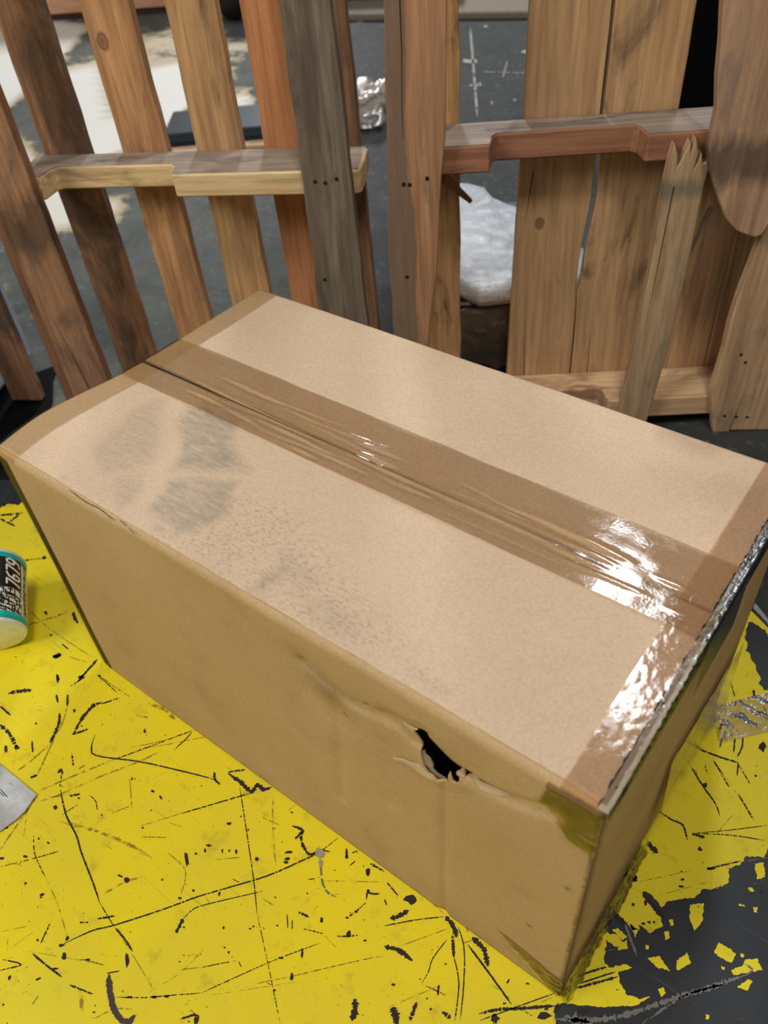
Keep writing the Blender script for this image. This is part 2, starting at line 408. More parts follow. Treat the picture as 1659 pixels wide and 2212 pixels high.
# scratches ---------------------------------------------------------
def resamp(pts, step):
    pts = [np.array(p, float) for p in pts]
    if len(pts) > 2:                                     # smooth a little
        q = [pts[0]]
        for i in range(len(pts) - 1):
            p0 = pts[max(i - 1, 0)]; p1 = pts[i]; p2 = pts[i + 1]; p3 = pts[min(i + 2, len(pts) - 1)]
            for k in range(1, 7):
                t = k / 6; q.append(.5 * ((2 * p1) + (-p0 + p2) * t + (2 * p0 - 5 * p1 + 4 * p2 - p3) * t * t + (-p0 + 3 * p1 - 3 * p2 + p3) * t ** 3))
        pts = q
    out = [pts[0]]
    for a, b in zip(pts[:-1], pts[1:]):
        L = np.linalg.norm(b - a); n = max(1, int(round(L / step)))
        for k in range(1, n + 1): out.append(a + (b - a) * k / n)
    return out
class Strips:
    def __init__(s, z): s.V, s.F, s.z = [], [], z
    def line(s, pts, w, gap=.0, taper=True, jit=.45, step=3.0, seed=None):
        jit = jit * (.55 if w < 5 else 1); r = random.Random(len(s.V) if seed is None else seed); q = resamp(pts, step); n = len(q)
        prev = None
        for i, p in enumerate(q):
            d = q[min(i + 1, n - 1)] - q[max(i - 1, 0)]; d = d / max(np.linalg.norm(d), 1e-6); nr = np.array([-d[1], d[0]])
            ww = w * (1 + r.uniform(-jit, jit)) * .5
            if taper: ww *= min(1, .25 + i / max(n * .15, 1), .25 + (n - 1 - i) / max(n * .15, 1))
            ww2 = ww * (1 + r.uniform(-jit, jit) * .6); off = nr * r.uniform(-.25, .25) * w * .4
            a = on_z(*(p + off + nr * ww), s.z); b = on_z(*(p + off - nr * ww2), s.z)
            s.V += [a, b]; k = len(s.V) - 2
            if prev is not None and r.random() > gap: s.F.append((prev, prev + 1, k + 1, k))
            prev = k
    def blob(s, x, y, rx, ry=None, ang=0):
        ry = ry or rx; n = 9; k = len(s.V); r = random.Random(k)
        for i in range(n):
            a = i / n * 2 * math.pi; f = r.uniform(.6, 1.2); dx, dy = rx * f * math.cos(a), ry * f * math.sin(a)
            s.V.append(on_z(x + dx * math.cos(ang) - dy * math.sin(ang), y + dx * math.sin(ang) + dy * math.cos(ang), s.z))
        s.F.append(list(range(k, k + n)))
    def build(s, name, mat, **kw):
        o = mesh(name, s.V, s.F, mat)
        bm = bmesh.new(); bm.from_mesh(o.data)
        for f in bm.faces:
            f.normal_update()
            if f.normal.z < 0: f.normal_flip()
        bm.to_mesh(o.data); bm.free()
        on_plat(o); o['kind'] = 'stuff'; return o
dk = Strips(.0007); ft = Strips(.0005)
D6 = [([(480, 485), (620, 435), (830, 355)], 4, .3), ([(410, 375), (395, 430), (420, 465), (600, 490), (760, 525), (900, 560), (945, 580)], 6, .02),
      ([(925, 535), (930, 570), (950, 588)], 9, 0), ([(985, 540), (1040, 580), (1085, 620), (1110, 592), (1140, 610), (1175, 600)], 15, 0), ([(985, 535), (1060, 525)], 7, .1),
      ([(780, 715), (900, 680), (1085, 625)], 5, .1), ([(1035, 600), (1060, 760), (1095, 1000), (1110, 1150)], 4, .12), ([(1110, 1150), (1150, 1330), (1185, 1500), (1210, 1620)], 3, .3),
      ([(260, 610), (285, 720), (330, 810), (350, 880), (400, 1010), (430, 1100)], 7, .05), ([(430, 1100), (490, 1200)], 4, .2), ([(500, 1210), (540, 1260), (572, 1310)], 9, 0),
      ([(270, 1280), (300, 1265), (400, 1220), (500, 1195), (700, 1130), (850, 1075), (950, 1045), (1150, 985), (1300, 920), (1380, 880), (1460, 820)], 6, .06),
      ([(760, 1230), (775, 1200), (790, 1170)], 13, 0), ([(790, 1170), (840, 1125), (920, 1100), (1135, 1050)], 4, .1), ([(140, 1320), (200, 1370), (265, 1420)], 9, .05),
      ([(145, 810), (150, 890), (200, 1000)], 4, .25), ([(300, 1455), (350, 1475), (400, 1495)], 8, .05), ([(460, 1405), (515, 1395)], 5, 0),
      ([(500, 1508), (620, 1510), (740, 1500), (870, 1490)], 5, .1), ([(870, 1490), (1000, 1430), (1180, 1350), (1380, 1275)], 4, .2),
      ([(1250, 1420), (1550, 1350), (1659, 1330)], 3, .3), ([(215, 410), (240, 360), (255, 320), (258, 280)], 11, .0), ([(290, 250), (292, 200)], 9, 0),
      ([(320, 365), (350, 310), (400, 250), (440, 235)], 12, .03), ([(310, 372), (345, 362), (380, 350)], 8, .1), ([(440, 240), (515, 215)], 6, .2),
      ([(330, 150), (360, 115), (415, 60)], 4, .15), ([(35, 195), (90, 185), (137, 180)], 13, .02), ([(0, 250), (45, 290)], 9, 0), ([(0, 330), (40, 370), (72, 430)], 15, .1),
      ([(1262, 768), (1305, 785), (1300, 820), (1312, 860), (1340, 892), (1378, 872)], 11, .02), ([(1275, 825), (1305, 790)], 9, 0), ([(1385, 870), (1425, 880)], 6, 0),
      ([(1290, 1140), (1335, 1162)], 10, .1), ([(1300, 1210), (1350, 1222), (1400, 1235)], 5, .4), ([(1582, 1085), (1590, 1045), (1600, 1060), (1640, 1062)], 8, .0),
      ([(1500, 1165), (1540, 1135), (1580, 1100)], 6, .4), ([(1533, 1515), (1535, 1560), (1520, 1610)], 24, .0), ([(780, 1602), (850, 1585), (850, 1625)], 9, .05), ([(820, 1560), (845, 1585)], 4, .2),
      ([(340, 1185), (385, 1185)], 7, .2), ([(420, 1170), (495, 1157)], 8, .05), ([(10, 1345), (90, 1367), (0, 1392)], 6, .1), ([(430, 120), (500, 170), (560, 210)], 3, .4),
      ([(245, 112), (250, 150)], 9, 0), ([(243, 200), (250, 235)], 9, 0), ([(175, 1275), (215, 1190)], 5, .25), ([(340, 1345), (380, 1350), (450, 1370)], 3, .1),
      ([(300, 640), (345, 630)], 7, .1), ([(385, 635), (412, 660), (420, 700)], 4, .1), ([(138, 400), (141, 450)], 7, 0), ([(750, 440), (800, 395), (830, 360)], 4, .1),
      ([(870, 1380), (940, 1365), (1020, 1350)], 4, .3), ([(600, 815), (720, 818)], 3, .3), ([(0, 945), (160, 905), (260, 875)], 4, .4), ([(130, 560), (160, 548)], 9, 0),
      ([(1545, 1240), (1500, 1245), (1455, 1245)], 7, .3), ([(1330, 1000), (1360, 996)], 4, 0), ([(1240, 1150), (1243, 1210)], 4, 0), ([(1262, 1175), (1262, 1215)], 4, 0),
      ([(1497, 865), (1497, 910)], 10, 0), ([(1520, 885), (1545, 875)], 4, 0), ([(1510, 940), (1535, 920)], 4, 0), ([(1600, 930), (1659, 965)], 10, .2),
      ([(310, 455), (318, 520)], 6, .3), ([(250, 540), (262, 525), (270, 545)], 9, 0), ([(1030, 1352), (1042, 1378)], 4, 0), ([(265, 545), (258, 600)], 5, .2)]
B6 = [(245, 35, 20, 8, -.3), (350, 125, 14, 9, 0), (25, 435, 7, 16, 0), (72, 428, 12, 12, 0), (110, 1015, 7, 6, 0), (180, 1065, 12, 8, -.3), (990, 757, 11, 7, 0), (660, 618, 8, 6, 0), (240, 688, 10, 12, 0),
      (275, 1332, 10, 18, 0), (548, 1352, 9, 34, -.1), (805, 912, 8, 36, -.15), (1110, 910, 9, 11, 0), (1260, 1420, 8, 17, 0), (1305, 1320, 6, 24, 0), (1245, 882, 18, 9, 0), (1590, 968, 11, 24, 0),
      (290, 1255, 8, 14, .6), (265, 1285, 16, 7, -.2), (378, 1347, 12, 6, 0), (845, 1605, 9, 18, 0), (665, 1507, 14, 7, 0), (718, 1505, 14, 7, 0), (560, 1508, 14, 5, 0), (947, 1062, 5, 12, .2), (1578, 1263, 8, 5, 0),
      (1185, 1478, 6, 6, 0), (110, 900, 10, 6, 0), (8, 908, 10, 6, 0), (1505, 1235, 11, 18, 0), (1390, 1175, 7, 14, 0), (545, 1000, 14, 16, 0), (520, 985, 14, 5, .4), (240, 1385, 14, 6, 0), (165, 1430, 14, 5, -.4),
      (1260, 710, 6, 5, 0), (1240, 910, 14, 7, -.2), (1235, 925, 12, 8, 0), (693, 645, 5, 11, -.4), (845, 888, 7, 5, 0), (885, 875, 5, 10, 0), (900, 852, 14, 5, 0), (1020, 880, 6, 12, 0), (960, 875, 4, 10, 0), (990, 875, 4, 8, 0),
      (25, 775, 12, 6, 0), (570, 565, 3, 8, 0), (1040, 728, 4, 4, 0), (625, 358, 6, 10, 0), (430, 120, 6, 6, 0), (320, 270, 6, 9, 0), (155, 325, 6, 5, 0), (700, 1000, 5, 5, 0), (775, 1080, 9, 6, 0), (835, 1048, 7, 6, 0),
      (405, 1573, 6, 4, 0), (1215, 1338, 12, 5, .3), (1500, 1165, 7, 5, 0), (1540, 1137, 8, 7, 0), (40, 1425, 8, 12, .2), (965, 1208, 5, 7, 0), (1080, 1212, 6, 4, 0), (30, 1620, 3, 3, 0)]
for p, w_, g in D6: dk.line(K6(p), w_ / 2, g, step=2.2)
for x, y, rx, ry, a in B6: dk.blob(x / 2, 1400 + y / 2, rx / 2, ry / 2, a)
D7 = [([(0, 1200), (130, 1175), (260, 1160)], 5, .1), ([(10, 1010), (60, 1070)], 6, .1), ([(25, 1168), (60, 1160), (105, 1132)], 17, .03), ([(0, 1290), (60, 1305), (122, 1350)], 19, .02),
      ([(265, 1160), (300, 1205), (312, 1250)], 22, 0), ([(295, 1240), (300, 1335)], 14, .03), ([(320, 1205), (345, 1300), (343, 1450), (328, 1610)], 5, .03), ([(300, 1330), (322, 1450), (305, 1610)], 5, .04),
      ([(360, 1280), (450, 1400), (550, 1540)], 8, .04), ([(380, 1250), (430, 1300), (440, 1340), (448, 1375)], 20, 0), ([(410, 1610), (600, 1540), (740, 1490)], 5, .06),
      ([(410, 1580), (490, 1562), (600, 1556), (740, 1545)], 13, .05), ([(160, 1450), (190, 1400), (210, 1340), (270, 1260)], 4, .05), ([(170, 1455), (225, 1480), (265, 1500)], 4, .2), ([(235, 1455), (232, 1500)], 9, 0),
      ([(40, 1550), (55, 1625)], 32, .0), ([(110, 1610), (140, 1530)], 15, .03), ([(250, 1570), (290, 1600)], 18, .1),
      ([(1308, 478), (1330, 520), (1380, 600), (1430, 670), (1450, 725)], 6, .05), ([(1345, 428), (1370, 440), (1450, 470), (1530, 495)], 7, .03), ([(1530, 495), (1525, 550)], 6, 0), ([(1530, 500), (1580, 585)], 4, .3),
      ([(1420, 480), (1450, 530), (1490, 600)], 6, .3), ([(1530, 630), (1560, 680), (1595, 742)], 6, .15), ([(1190, 705), (1240, 740), (1290, 765), (1310, 830)], 7, .03),
      ([(1340, 800), (1500, 808), (1640, 830)], 4, .2), ([(1340, 800), (1500, 785), (1655, 765)], 3, .2), ([(1330, 800), (1385, 818)], 12, .1), ([(1138, 838), (1155, 860), (1182, 885)], 20, .0),
      ([(1118, 1055), (1160, 1110), (1210, 1165)], 20, 0), ([(970, 1115), (1010, 1160), (1050, 1200)], 18, 0),
      ([(830, 1420), (900, 1395), (960, 1378)], 9, .02), ([(840, 1450), (1000, 1398)], 7, .05), ([(825, 1470), (900, 1450), (1010, 1420)], 10, .04),
      ([(1390, 955), (1430, 945), (1540, 920)], 6, .15), ([(1100, 1010), (1330, 960)], 2, .4), ([(1495, 140), (1515, 210)], 4, .1), ([(1640, 250), (1659, 300)], 4, 0),
      ([(1460, 385), (1450, 430)], 6, 0), ([(1515, 390), (1510, 450)], 7, 0), ([(1550, 385), (1545, 430), (1525, 470)], 7, 0), ([(1595, 180), (1600, 215)], 9, 0), ([(1050, 985), (1085, 1000)], 26, 0),
      ([(1015, 1010), (1060, 960)], 6, .2), ([(0, 1085), (10, 1110)], 5, 0), ([(740, 1545), (760, 1560)], 40, 0), ([(560, 1545), (640, 1590)], 3, .2), ([(1385, 500), (1395, 540)], 4, .3), ([(1360, 858), (1365, 868)], 14, 0)]
B7 = [(115, 1085, 30, 24, .2), (1072, 988, 24, 28, 0), (1385, 592, 10, 15, 0), (1130, 1100, 7, 18, 0), (1075, 1107, 8, 8, 0), (1410, 953, 20, 6, 0), (1630, 1050, 7, 10, 0), (1285, 965, 6, 4, 0), (1290, 1000, 10, 5, 0), (1285, 1030, 14, 7, .2),
      (1605, 552, 6, 5, 0), (520, 1535, 8, 5, 0), (535, 1440, 5, 12, .4), (1365, 870, 14, 7, 0), (480, 1600, 18, 24, 0), (690, 1590, 30, 20, 0), (700, 1560, 10, 6, 0), (620, 1450, 10, 5, 0), (1635, 425, 18, 22, 0),
      (1120, 1190, 10, 6, 0), (1145, 1185, 10, 6, 0), (1165, 1185, 8, 6, 0), (935, 1590, 14, 9, 0), (860, 1570, 26, 16, 0), (200, 1560, 6, 6, 0), (40, 1455, 10, 8, 0)]
for p, w_, g in D7: dk.line(K7(p), w_ / 2, g, step=2.2)
for x, y, rx, ry, a in B7: dk.blob(830 + x / 2, 1400 + y / 2, rx / 2, ry / 2, a)
FU = [([(0, 1113), (45, 1109)], 4, .1), ([(0, 1120), (15, 1128), (32, 1136)], 4, .1), ([(20, 1128), (40, 1112)], 4, .1), ([(90, 1207), (100, 1203)], 5, 0), ([(96, 1320), (102, 1328)], 6, 0), ([(114, 1419), (132, 1413)], 6, 0),
      ([(168, 1474), (180, 1458), (210, 1424)], 4, .1), ([(209, 1458), (230, 1475), (252, 1496)], 2, .1), ([(158, 1322), (162, 1336), (168, 1346)], 7, 0), ([(124, 1458), (127, 1470)], 5, 0), ([(133, 1391), (148, 1402)], 3, 0), ([(0, 1230), (10, 1226)], 6, 0)]
for p, w_, g in FU: dk.line(p, w_, g, step=2)
F6 = [([(160, 620), (300, 560), (480, 485)], 7), ([(150, 665), (240, 640), (420, 560), (600, 490), (700, 440)], 7), ([(600, 770), (780, 715)], 4), ([(490, 1200), (600, 1370), (670, 1490)], 4), ([(200, 1000), (250, 1110), (290, 1250)], 5),
      ([(160, 550), (220, 420), (270, 320), (290, 250)], 7), ([(75, 530), (130, 490), (210, 420)], 7), ([(200, 645), (330, 630)], 5), ([(1180, 640), (1178, 760), (1190, 940)], 7), ([(560, 560), (570, 700)], 5), ([(0, 1225), (150, 1195)], 4),
      ([(120, 1310), (300, 1340), (450, 1370)], 3), ([(140, 1540), (165, 1500)], 6), ([(640, 1490), (780, 1400), (880, 1300)], 3), ([(260, 750), (400, 785), (560, 850), (660, 910)], 14), ([(0, 870), (90, 740), (160, 640)], 7),
      ([(450, 1060), (540, 1010), (610, 990)], 9), ([(780, 1070), (800, 960), (720, 880)], 5), ([(410, 1600), (490, 1560), (570, 1560)], 7), ([(780, 1390), (870, 1378)], 5), ([(1100, 1450), (1250, 1420)], 5), ([(1130, 1080), (1180, 1110)], 7),
      ([(820, 1330), (870, 1320)], 12), ([(350, 1490), (352, 1570)], 14), ([(640, 240), (700, 260), (760, 310)], 14), ([(590, 290), (640, 300)], 8), ([(900, 380), (700, 420), (560, 440)], 4), ([(560, 430), (700, 400), (860, 350)], 4),
      ([(100, 830), (130, 600)], 3), ([(1390, 1005), (1659, 1010)], 4), ([(1400, 1240), (1470, 1310)], 3), ([(900, 1500), (1300, 1440)], 3), ([(0, 620), (60, 560)], 3)]
for p, w_ in F6: ft.line(K6(p), w_ / 2, 0, jit=.3)
F7 = [([(60, 1290), (280, 1210)], 5), ([(1420, 480), (1600, 740)], 4), ([(1340, 520), (1360, 560)], 5), ([(360, 1230), (350, 1180)], 10), ([(620, 1560), (740, 1500)], 6), ([(340, 1275), (380, 1262)], 5), ([(950, 1310), (1010, 1300)], 3),
      ([(1659, 905), (1540, 925)], 4), ([(100, 1000), (260, 1150)], 3), ([(20, 1550), (260, 1450)], 4), ([(460, 1450), (640, 1590)], 3), ([(1180, 1070), (1400, 1010)], 3)]
for p, w_ in F7: ft.line(K7(p), w_ / 2, 0, jit=.3)
ft.line([(55, 1310), (110, 1360), (200, 1420)], 2, 0, jit=.3); ft.line([(60, 1350), (100, 1338), (150, 1320)], 4, 0, jit=.4); ft.line([(40, 1212), (90, 1206)], 4, 0, jit=.4)
rnd = random.Random(21)
for i in range(900):                                     # chips and specks
    x, y = rnd.uniform(-60, 1700), rnd.uniform(1080, 2260)
    cl = nz(x * .006, y * .006, 3.1)
    if rnd.random() > .35 + cl * 1.2: continue
    r = rnd.choice([.7, .9, 1.1, 1.5, 2.2]) ; dk.blob(x, y, r * rnd.uniform(.7, 1.6), r, rnd.uniform(0, 3))
for i in range(90):                                     # short hairline cuts
    x, y = rnd.uniform(-20, 1680), rnd.uniform(1100, 2220); a = rnd.gauss(-.35, .9); L = rnd.uniform(8, 60)
    (ft if rnd.random() < .75 else dk).line([(x, y), (x + L * .5 * math.cos(a) + rnd.uniform(-2, 2), y + L * .5 * math.sin(a)), (x + L * math.cos(a), y + L * math.sin(a))], rnd.uniform(.7, 1.5), .15, jit=.5)
dk.build('scratch_marks', M_scr); ft.build('faint_scuffs', M_faint)
gs = Strips(.0008)
gs.line(K6([(470, 1410), (475, 1480), (492, 1560), (525, 1608), (560, 1612), (582, 1585)]), 13, 0, jit=.12)
gs2 = Strips(.0010)
gs2.line(K7([(735, 1600), (860, 1608), (1000, 1595), (1120, 1560), (1260, 1510), (1400, 1470), (1500, 1435), (1560, 1415)]), 10, .02, jit=.6)
gs2.line(K7([(1150, 1600), (1300, 1500), (1480, 1450)]), 5, .1, jit=.7); gs2.line(K7([(1560, 1415), (1590, 1390), (1560, 1365)]), 4, .1)
gs2.line(K7([(1040, 1190), (1065, 1260), (1090, 1330)]), 5, .05, jit=.3); gs2.line(K7([(1100, 1640), (1140, 1600)]), 2, 0); gs2.line(K6([(1385, 930), (1390, 1000), (1410, 1050), (1450, 1075)]), 4, .1)
gs2.line(K7([(780, 1590), (900, 1625)]), 16, .05, jit=.8)
gs.build('deep_gouge', plain('gouge_grey', srgb(66, 58, 58), .35)); gs2.build('grey_scuffs', M_scuff)
tl = Strips(.0011); tl.blob(K6([(1380, 885)])[0][0], K6([(1380, 885)])[0][1], 11, 13); tl.blob(K6([(1385, 930)])[0][0], K6([(1385, 930)])[0][1], 5, 12)
tl.build('chipped_spot', plain('chip_pale', srgb(150, 142, 120), .6, bumpy=.5))

# ------------------------------------------------------------------ clear tape stuck on the platform
def crumple_sheet(name, corners, nu, nv, z, amp, mat, seed=0, parent=None):
    c = [on_z(x, y, z) for x, y in corners]
    def fn(u, v):
        P = (c[0] * (1 - u) + c[1] * u) * (1 - v) + (c[3] * (1 - u) + c[2] * u) * v
        h = abs(nz(P[0] * 90, P[1] * 60, seed)) + .5 * abs(nz(P[0] * 240, P[1] * 200, seed + 3))
        e = min(u, 1 - u, v, 1 - v); w_ = nz(u * 6, v * 2, seed) * .0015
        return (P[0] + w_, P[1] + w_, P[2] + amp * h * min(1, .3 + e * 8))
    v, f = grid(fn, nu, nv); return mesh(name, v, f, mat, parent, smooth=True)
tt = crumple_sheet('tape_strip', [(1535, 1528), (1690, 1488), (1690, 1575), (1552, 1606)], 70, 40, .0012, .0035, M_ttape, 5)
tag(tt, 'crinkled clear tape stuck to the yellow platform right of the box', 'tape')

# ------------------------------------------------------------------ cardboard box
L, W, H, TH = .6, .3477, .3271, .004
bx = empty('cardboard_box', (0, 0, .0014))
tag(bx, 'big brown corrugated cardboard box sealed with clear tape, torn hole in its front', 'box')
def bulge(P):
    x, y, z = P
    if x < -.5:                                    # left side swells out near the front
        k = (-.5 - x) / .1
        x -= k * .017 * math.exp(-((y - .055) / .07) ** 2) * (.45 + .55 * z / H)
    if x > -.02:                                   # right side bows slightly
        x += .001 * math.sin(math.pi * min(1, max(0, y / W))) * math.sin(math.pi * min(1, max(0, z / H)))
    return x, y, z
Rr = .006
creases = [([(-.24, .281), (-.194, .270), (-.150, .281), (-.128, .262), (-.089, .269), (-.06, .275), (-.031, .290)], .006, .0045),
           ([(-.212, .262), (-.214, .20), (-.226, .09)], .006, .0022), ([(-.112, .245), (-.114, .15), (-.117, .0)], .0045, .0024),
           ([(-.165, .24), (-.166, .15)], .008, .0012), ([(-.24, .281), (-.235, .25), (-.215, .238)], .02, .0035)]
hole_px = [(655, 548), (690, 568), (720, 585), (760, 612), (790, 640), (830, 637), (860, 645), (885, 662), (895, 690), (960, 760), (1000, 802), (1040, 840), (1075, 868), (1110, 890), (1140, 912), (1165, 932), (1140, 930), (1110, 915),
           (1090, 893), (1072, 890), (1068, 900), (1085, 910), (1090, 935), (1070, 945), (1050, 930), (1040, 905), (1028, 890), (1022, 915), (1030, 940), (1010, 945), (990, 938), (960, 935), (935, 905), (905, 885), (880, 850), (862, 800),
           (852, 760), (845, 735), (820, 695), (790, 660), (745, 620), (700, 588)]
tofull = lambda q: (600 + q[0] / 2.765, 1350 + q[1] / 2.765)
toxz = lambda q: tuple(on_y(*tofull(q))[[0, 2]])
HOLE = [toxz(q) for q in hole_px]
def front_y(x, z):
    y = 0.0; P = np.array([[x, z]])
    for k, (ln, wd, am) in enumerate(creases):
        d = polydist(P, ln, False)[0]; y += am * math.exp(-(d / wd) ** 2) * (1 if k or not HOLE else 1 - .95 * math.exp(-((x + .118) / .030) ** 2))
    top = math.exp(-((z - .300) / .02) ** 2) * math.exp(-((x + .12) / .11) ** 2)
    y -= .0012 * top
    y += .0012 * nz(x * 9, z * 9, 1) * min(1, z / .03)
    if x < -.588: y += (-.588 - x) * .10                    # turned corner at the far end
    return y
def build_front():
    nx, nzz = 240, 128
    xs = np.concatenate([np.linspace(-L, -.205, 130), np.arange(-.204, -.06, .001), np.linspace(-.06, 0, 30)]); nx = len(xs) - 1
    zs = np.concatenate([np.linspace(0, .225, 80), np.arange(.226, .300, .001), np.linspace(.300, H - Rr, 12)]); nzz = len(zs) - 1
    V = np.array([(x, 0, z) for z in zs for x in xs])
    Q = V[:, [0, 2]]
    near = (Q[:, 0] > -.2) & (Q[:, 0] < -.06) & (Q[:, 1] > .2)
    idx = lambda i, j: j * (nx + 1) + i
    faces = []
    cen = np.array([((xs[i] + xs[i + 1]) / 2, (zs[j] + zs[j + 1]) / 2) for j in range(nzz) for i in range(nx)])
    inside = inpoly(cen, HOLE)
    hol = np.asarray(HOLE); used = set(); kept = set()
    for j in range(nzz):
        for i in range(nx):
            c = [idx(i, j), idx(i + 1, j), idx(i + 1, j + 1), idx(i, j + 1)]
            if inside[j * nx + i]: used.update(c)
            else: faces.append(c); kept.update(c)
    for k in used & kept:                                   # snap rim to the tear
        p = Q[k]; best = None
        for a, b in zip(hol, np.roll(hol, -1, 0)):
            t = np.clip(((p - a) @ (b - a)) / max((b - a) @ (b - a), 1e-12), 0, 1); q = a + t * (b - a); d = np.linalg.norm(p - q)
            if best is None or d < best[0]: best = (d, q)
        V[k, 0], V[k, 2] = best[1]
    # dent pass
    dist_h = polydist(V[:, [0, 2]], HOLE)
    out = []; stain = []; brown = []
    for k, (x, _, z) in enumerate(V):
        y = front_y(x, z)
        if dist_h[k] < .012: y += .003 * (1 - dist_h[k] / .012) * (-.5 if z < .268 else .9)
        out.append(bulge((x, y, z)))
    # rolled top edge
    base = len(out); rows = 4
    for r_ in range(1, rows + 1):
        a = r_ / rows * math.pi / 2
        for x in xs:
            y0 = front_y(x, H - Rr) * (1 - r_ / rows)
            out.append(bulge((x, y0 + Rr - Rr * math.cos(a), H - Rr + Rr * math.sin(a))))
    for r_ in range(rows):
        for i in range(nx):
            lo = idx(0, nzz) if r_ == 0 else base + (r_ - 1) * (nx + 1); hi = base + r_ * (nx + 1)
            faces.append([lo + i, lo + i + 1, hi + i + 1, hi + i])
    A = np.array(out)
    px = np.array([[v[0], v[2]] for v in A])
    stain = np.zeros(len(A)); brown = np.zeros(len(A))
    stain = np.maximum(stain, .35 * np.exp(-((px[:, 0] + .222) / .02) ** 2 - ((px[:, 1] - .262) / .02) ** 2))
    jag = np.array([nz(0, z * 160) * .0012 + nz(3, z * 40) * .001 for z in px[:, 1]])
    stain = np.maximum(stain, np.clip(1 - (-(px[:, 0]) - .0015 + jag) / .0015, 0, 1) * .85)
    for pz in ((-.2045, .2435), (-.178, .283), (-.012, .205), (-.035, .10)):
        stain = np.maximum(stain, np.exp(-((px[:, 0] - pz[0]) ** 2 + (px[:, 1] - pz[1]) ** 2) / .0022 ** 2))
    for ln, wd, am in creases[:1]: brown = np.maximum(brown, .5 * np.exp(-(polydist(px + [0, -.002], ln, False) / .0016) ** 2))
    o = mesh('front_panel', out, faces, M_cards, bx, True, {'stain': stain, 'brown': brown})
    s = o.modifiers.new('thickness', 'SOLIDIFY'); s.thickness = .0016; s.offset = 1
    # make sure the skin grows inwards (+y)
    nrm = o.data.polygons[0].normal
    s.offset = 1 if nrm.y > 0 else -1
    return o
build_front()
def zero(n): return {'stain': np.zeros(n), 'brown': np.zeros(n)}
def side(x0, name, sgn, nb=70):
    def fn(u, v):
        y = .004 + u * (W - .008); z = v * (H - .005)
        x = x0 + sgn * (.0015 * nz(y * 8, z * 8, 5))
        return bulge((x, y, z))
    v, f = grid(fn, nb, nb); A = np.array(v); a = zero(len(A))
    if sgn > 0:
        jag = np.array([.010 + .0015 * nz(7, p[2] * 90) for p in A])
        a['stain'] = np.clip((jag - A[:, 1]) / .002, 0, 1) * .62
        a['stain'] = np.maximum(a['stain'], .35 * np.array([max(0, nz(p[1] * 12, p[2] * 12, 2)) for p in A]))
        for q, wd in (([(.222, .33), (.175, .235)], .0009), ([(.245, .33), (.19, .235)], .0009)):
            a['stain'] = np.maximum(a['stain'], np.exp(-(polydist(A[:, [1, 2]], q, False) / (wd * 1.8)) ** 2))
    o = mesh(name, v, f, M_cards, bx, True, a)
    s = o.modifiers.new('thickness', 'SOLIDIFY'); s.thickness = TH; s.offset = 1 if (o.data.polygons[0].normal.x * sgn) < 0 else -1
    return o
side(0.0, 'side_panel', 1); side(-L + .002, 'side_panel', -1)
def backp():
    v, f = grid(lambda u, v: bulge((-L + u * L, W + .001 * nz(u * 5, v * 4), v * (H - .004))), 60, 30)
    o = mesh('back_panel', v, f, M_cards, bx, True, zero(len(v)))
    s = o.modifiers.new('thickness', 'SOLIDIFY'); s.thickness = TH; s.offset = -1 if o.data.polygons[0].normal.y > 0 else 1
backp()
o = box('bottom_panel', (-L + .006, .005, .0005), (-.004, W - .004, .004), M_cards, bx)
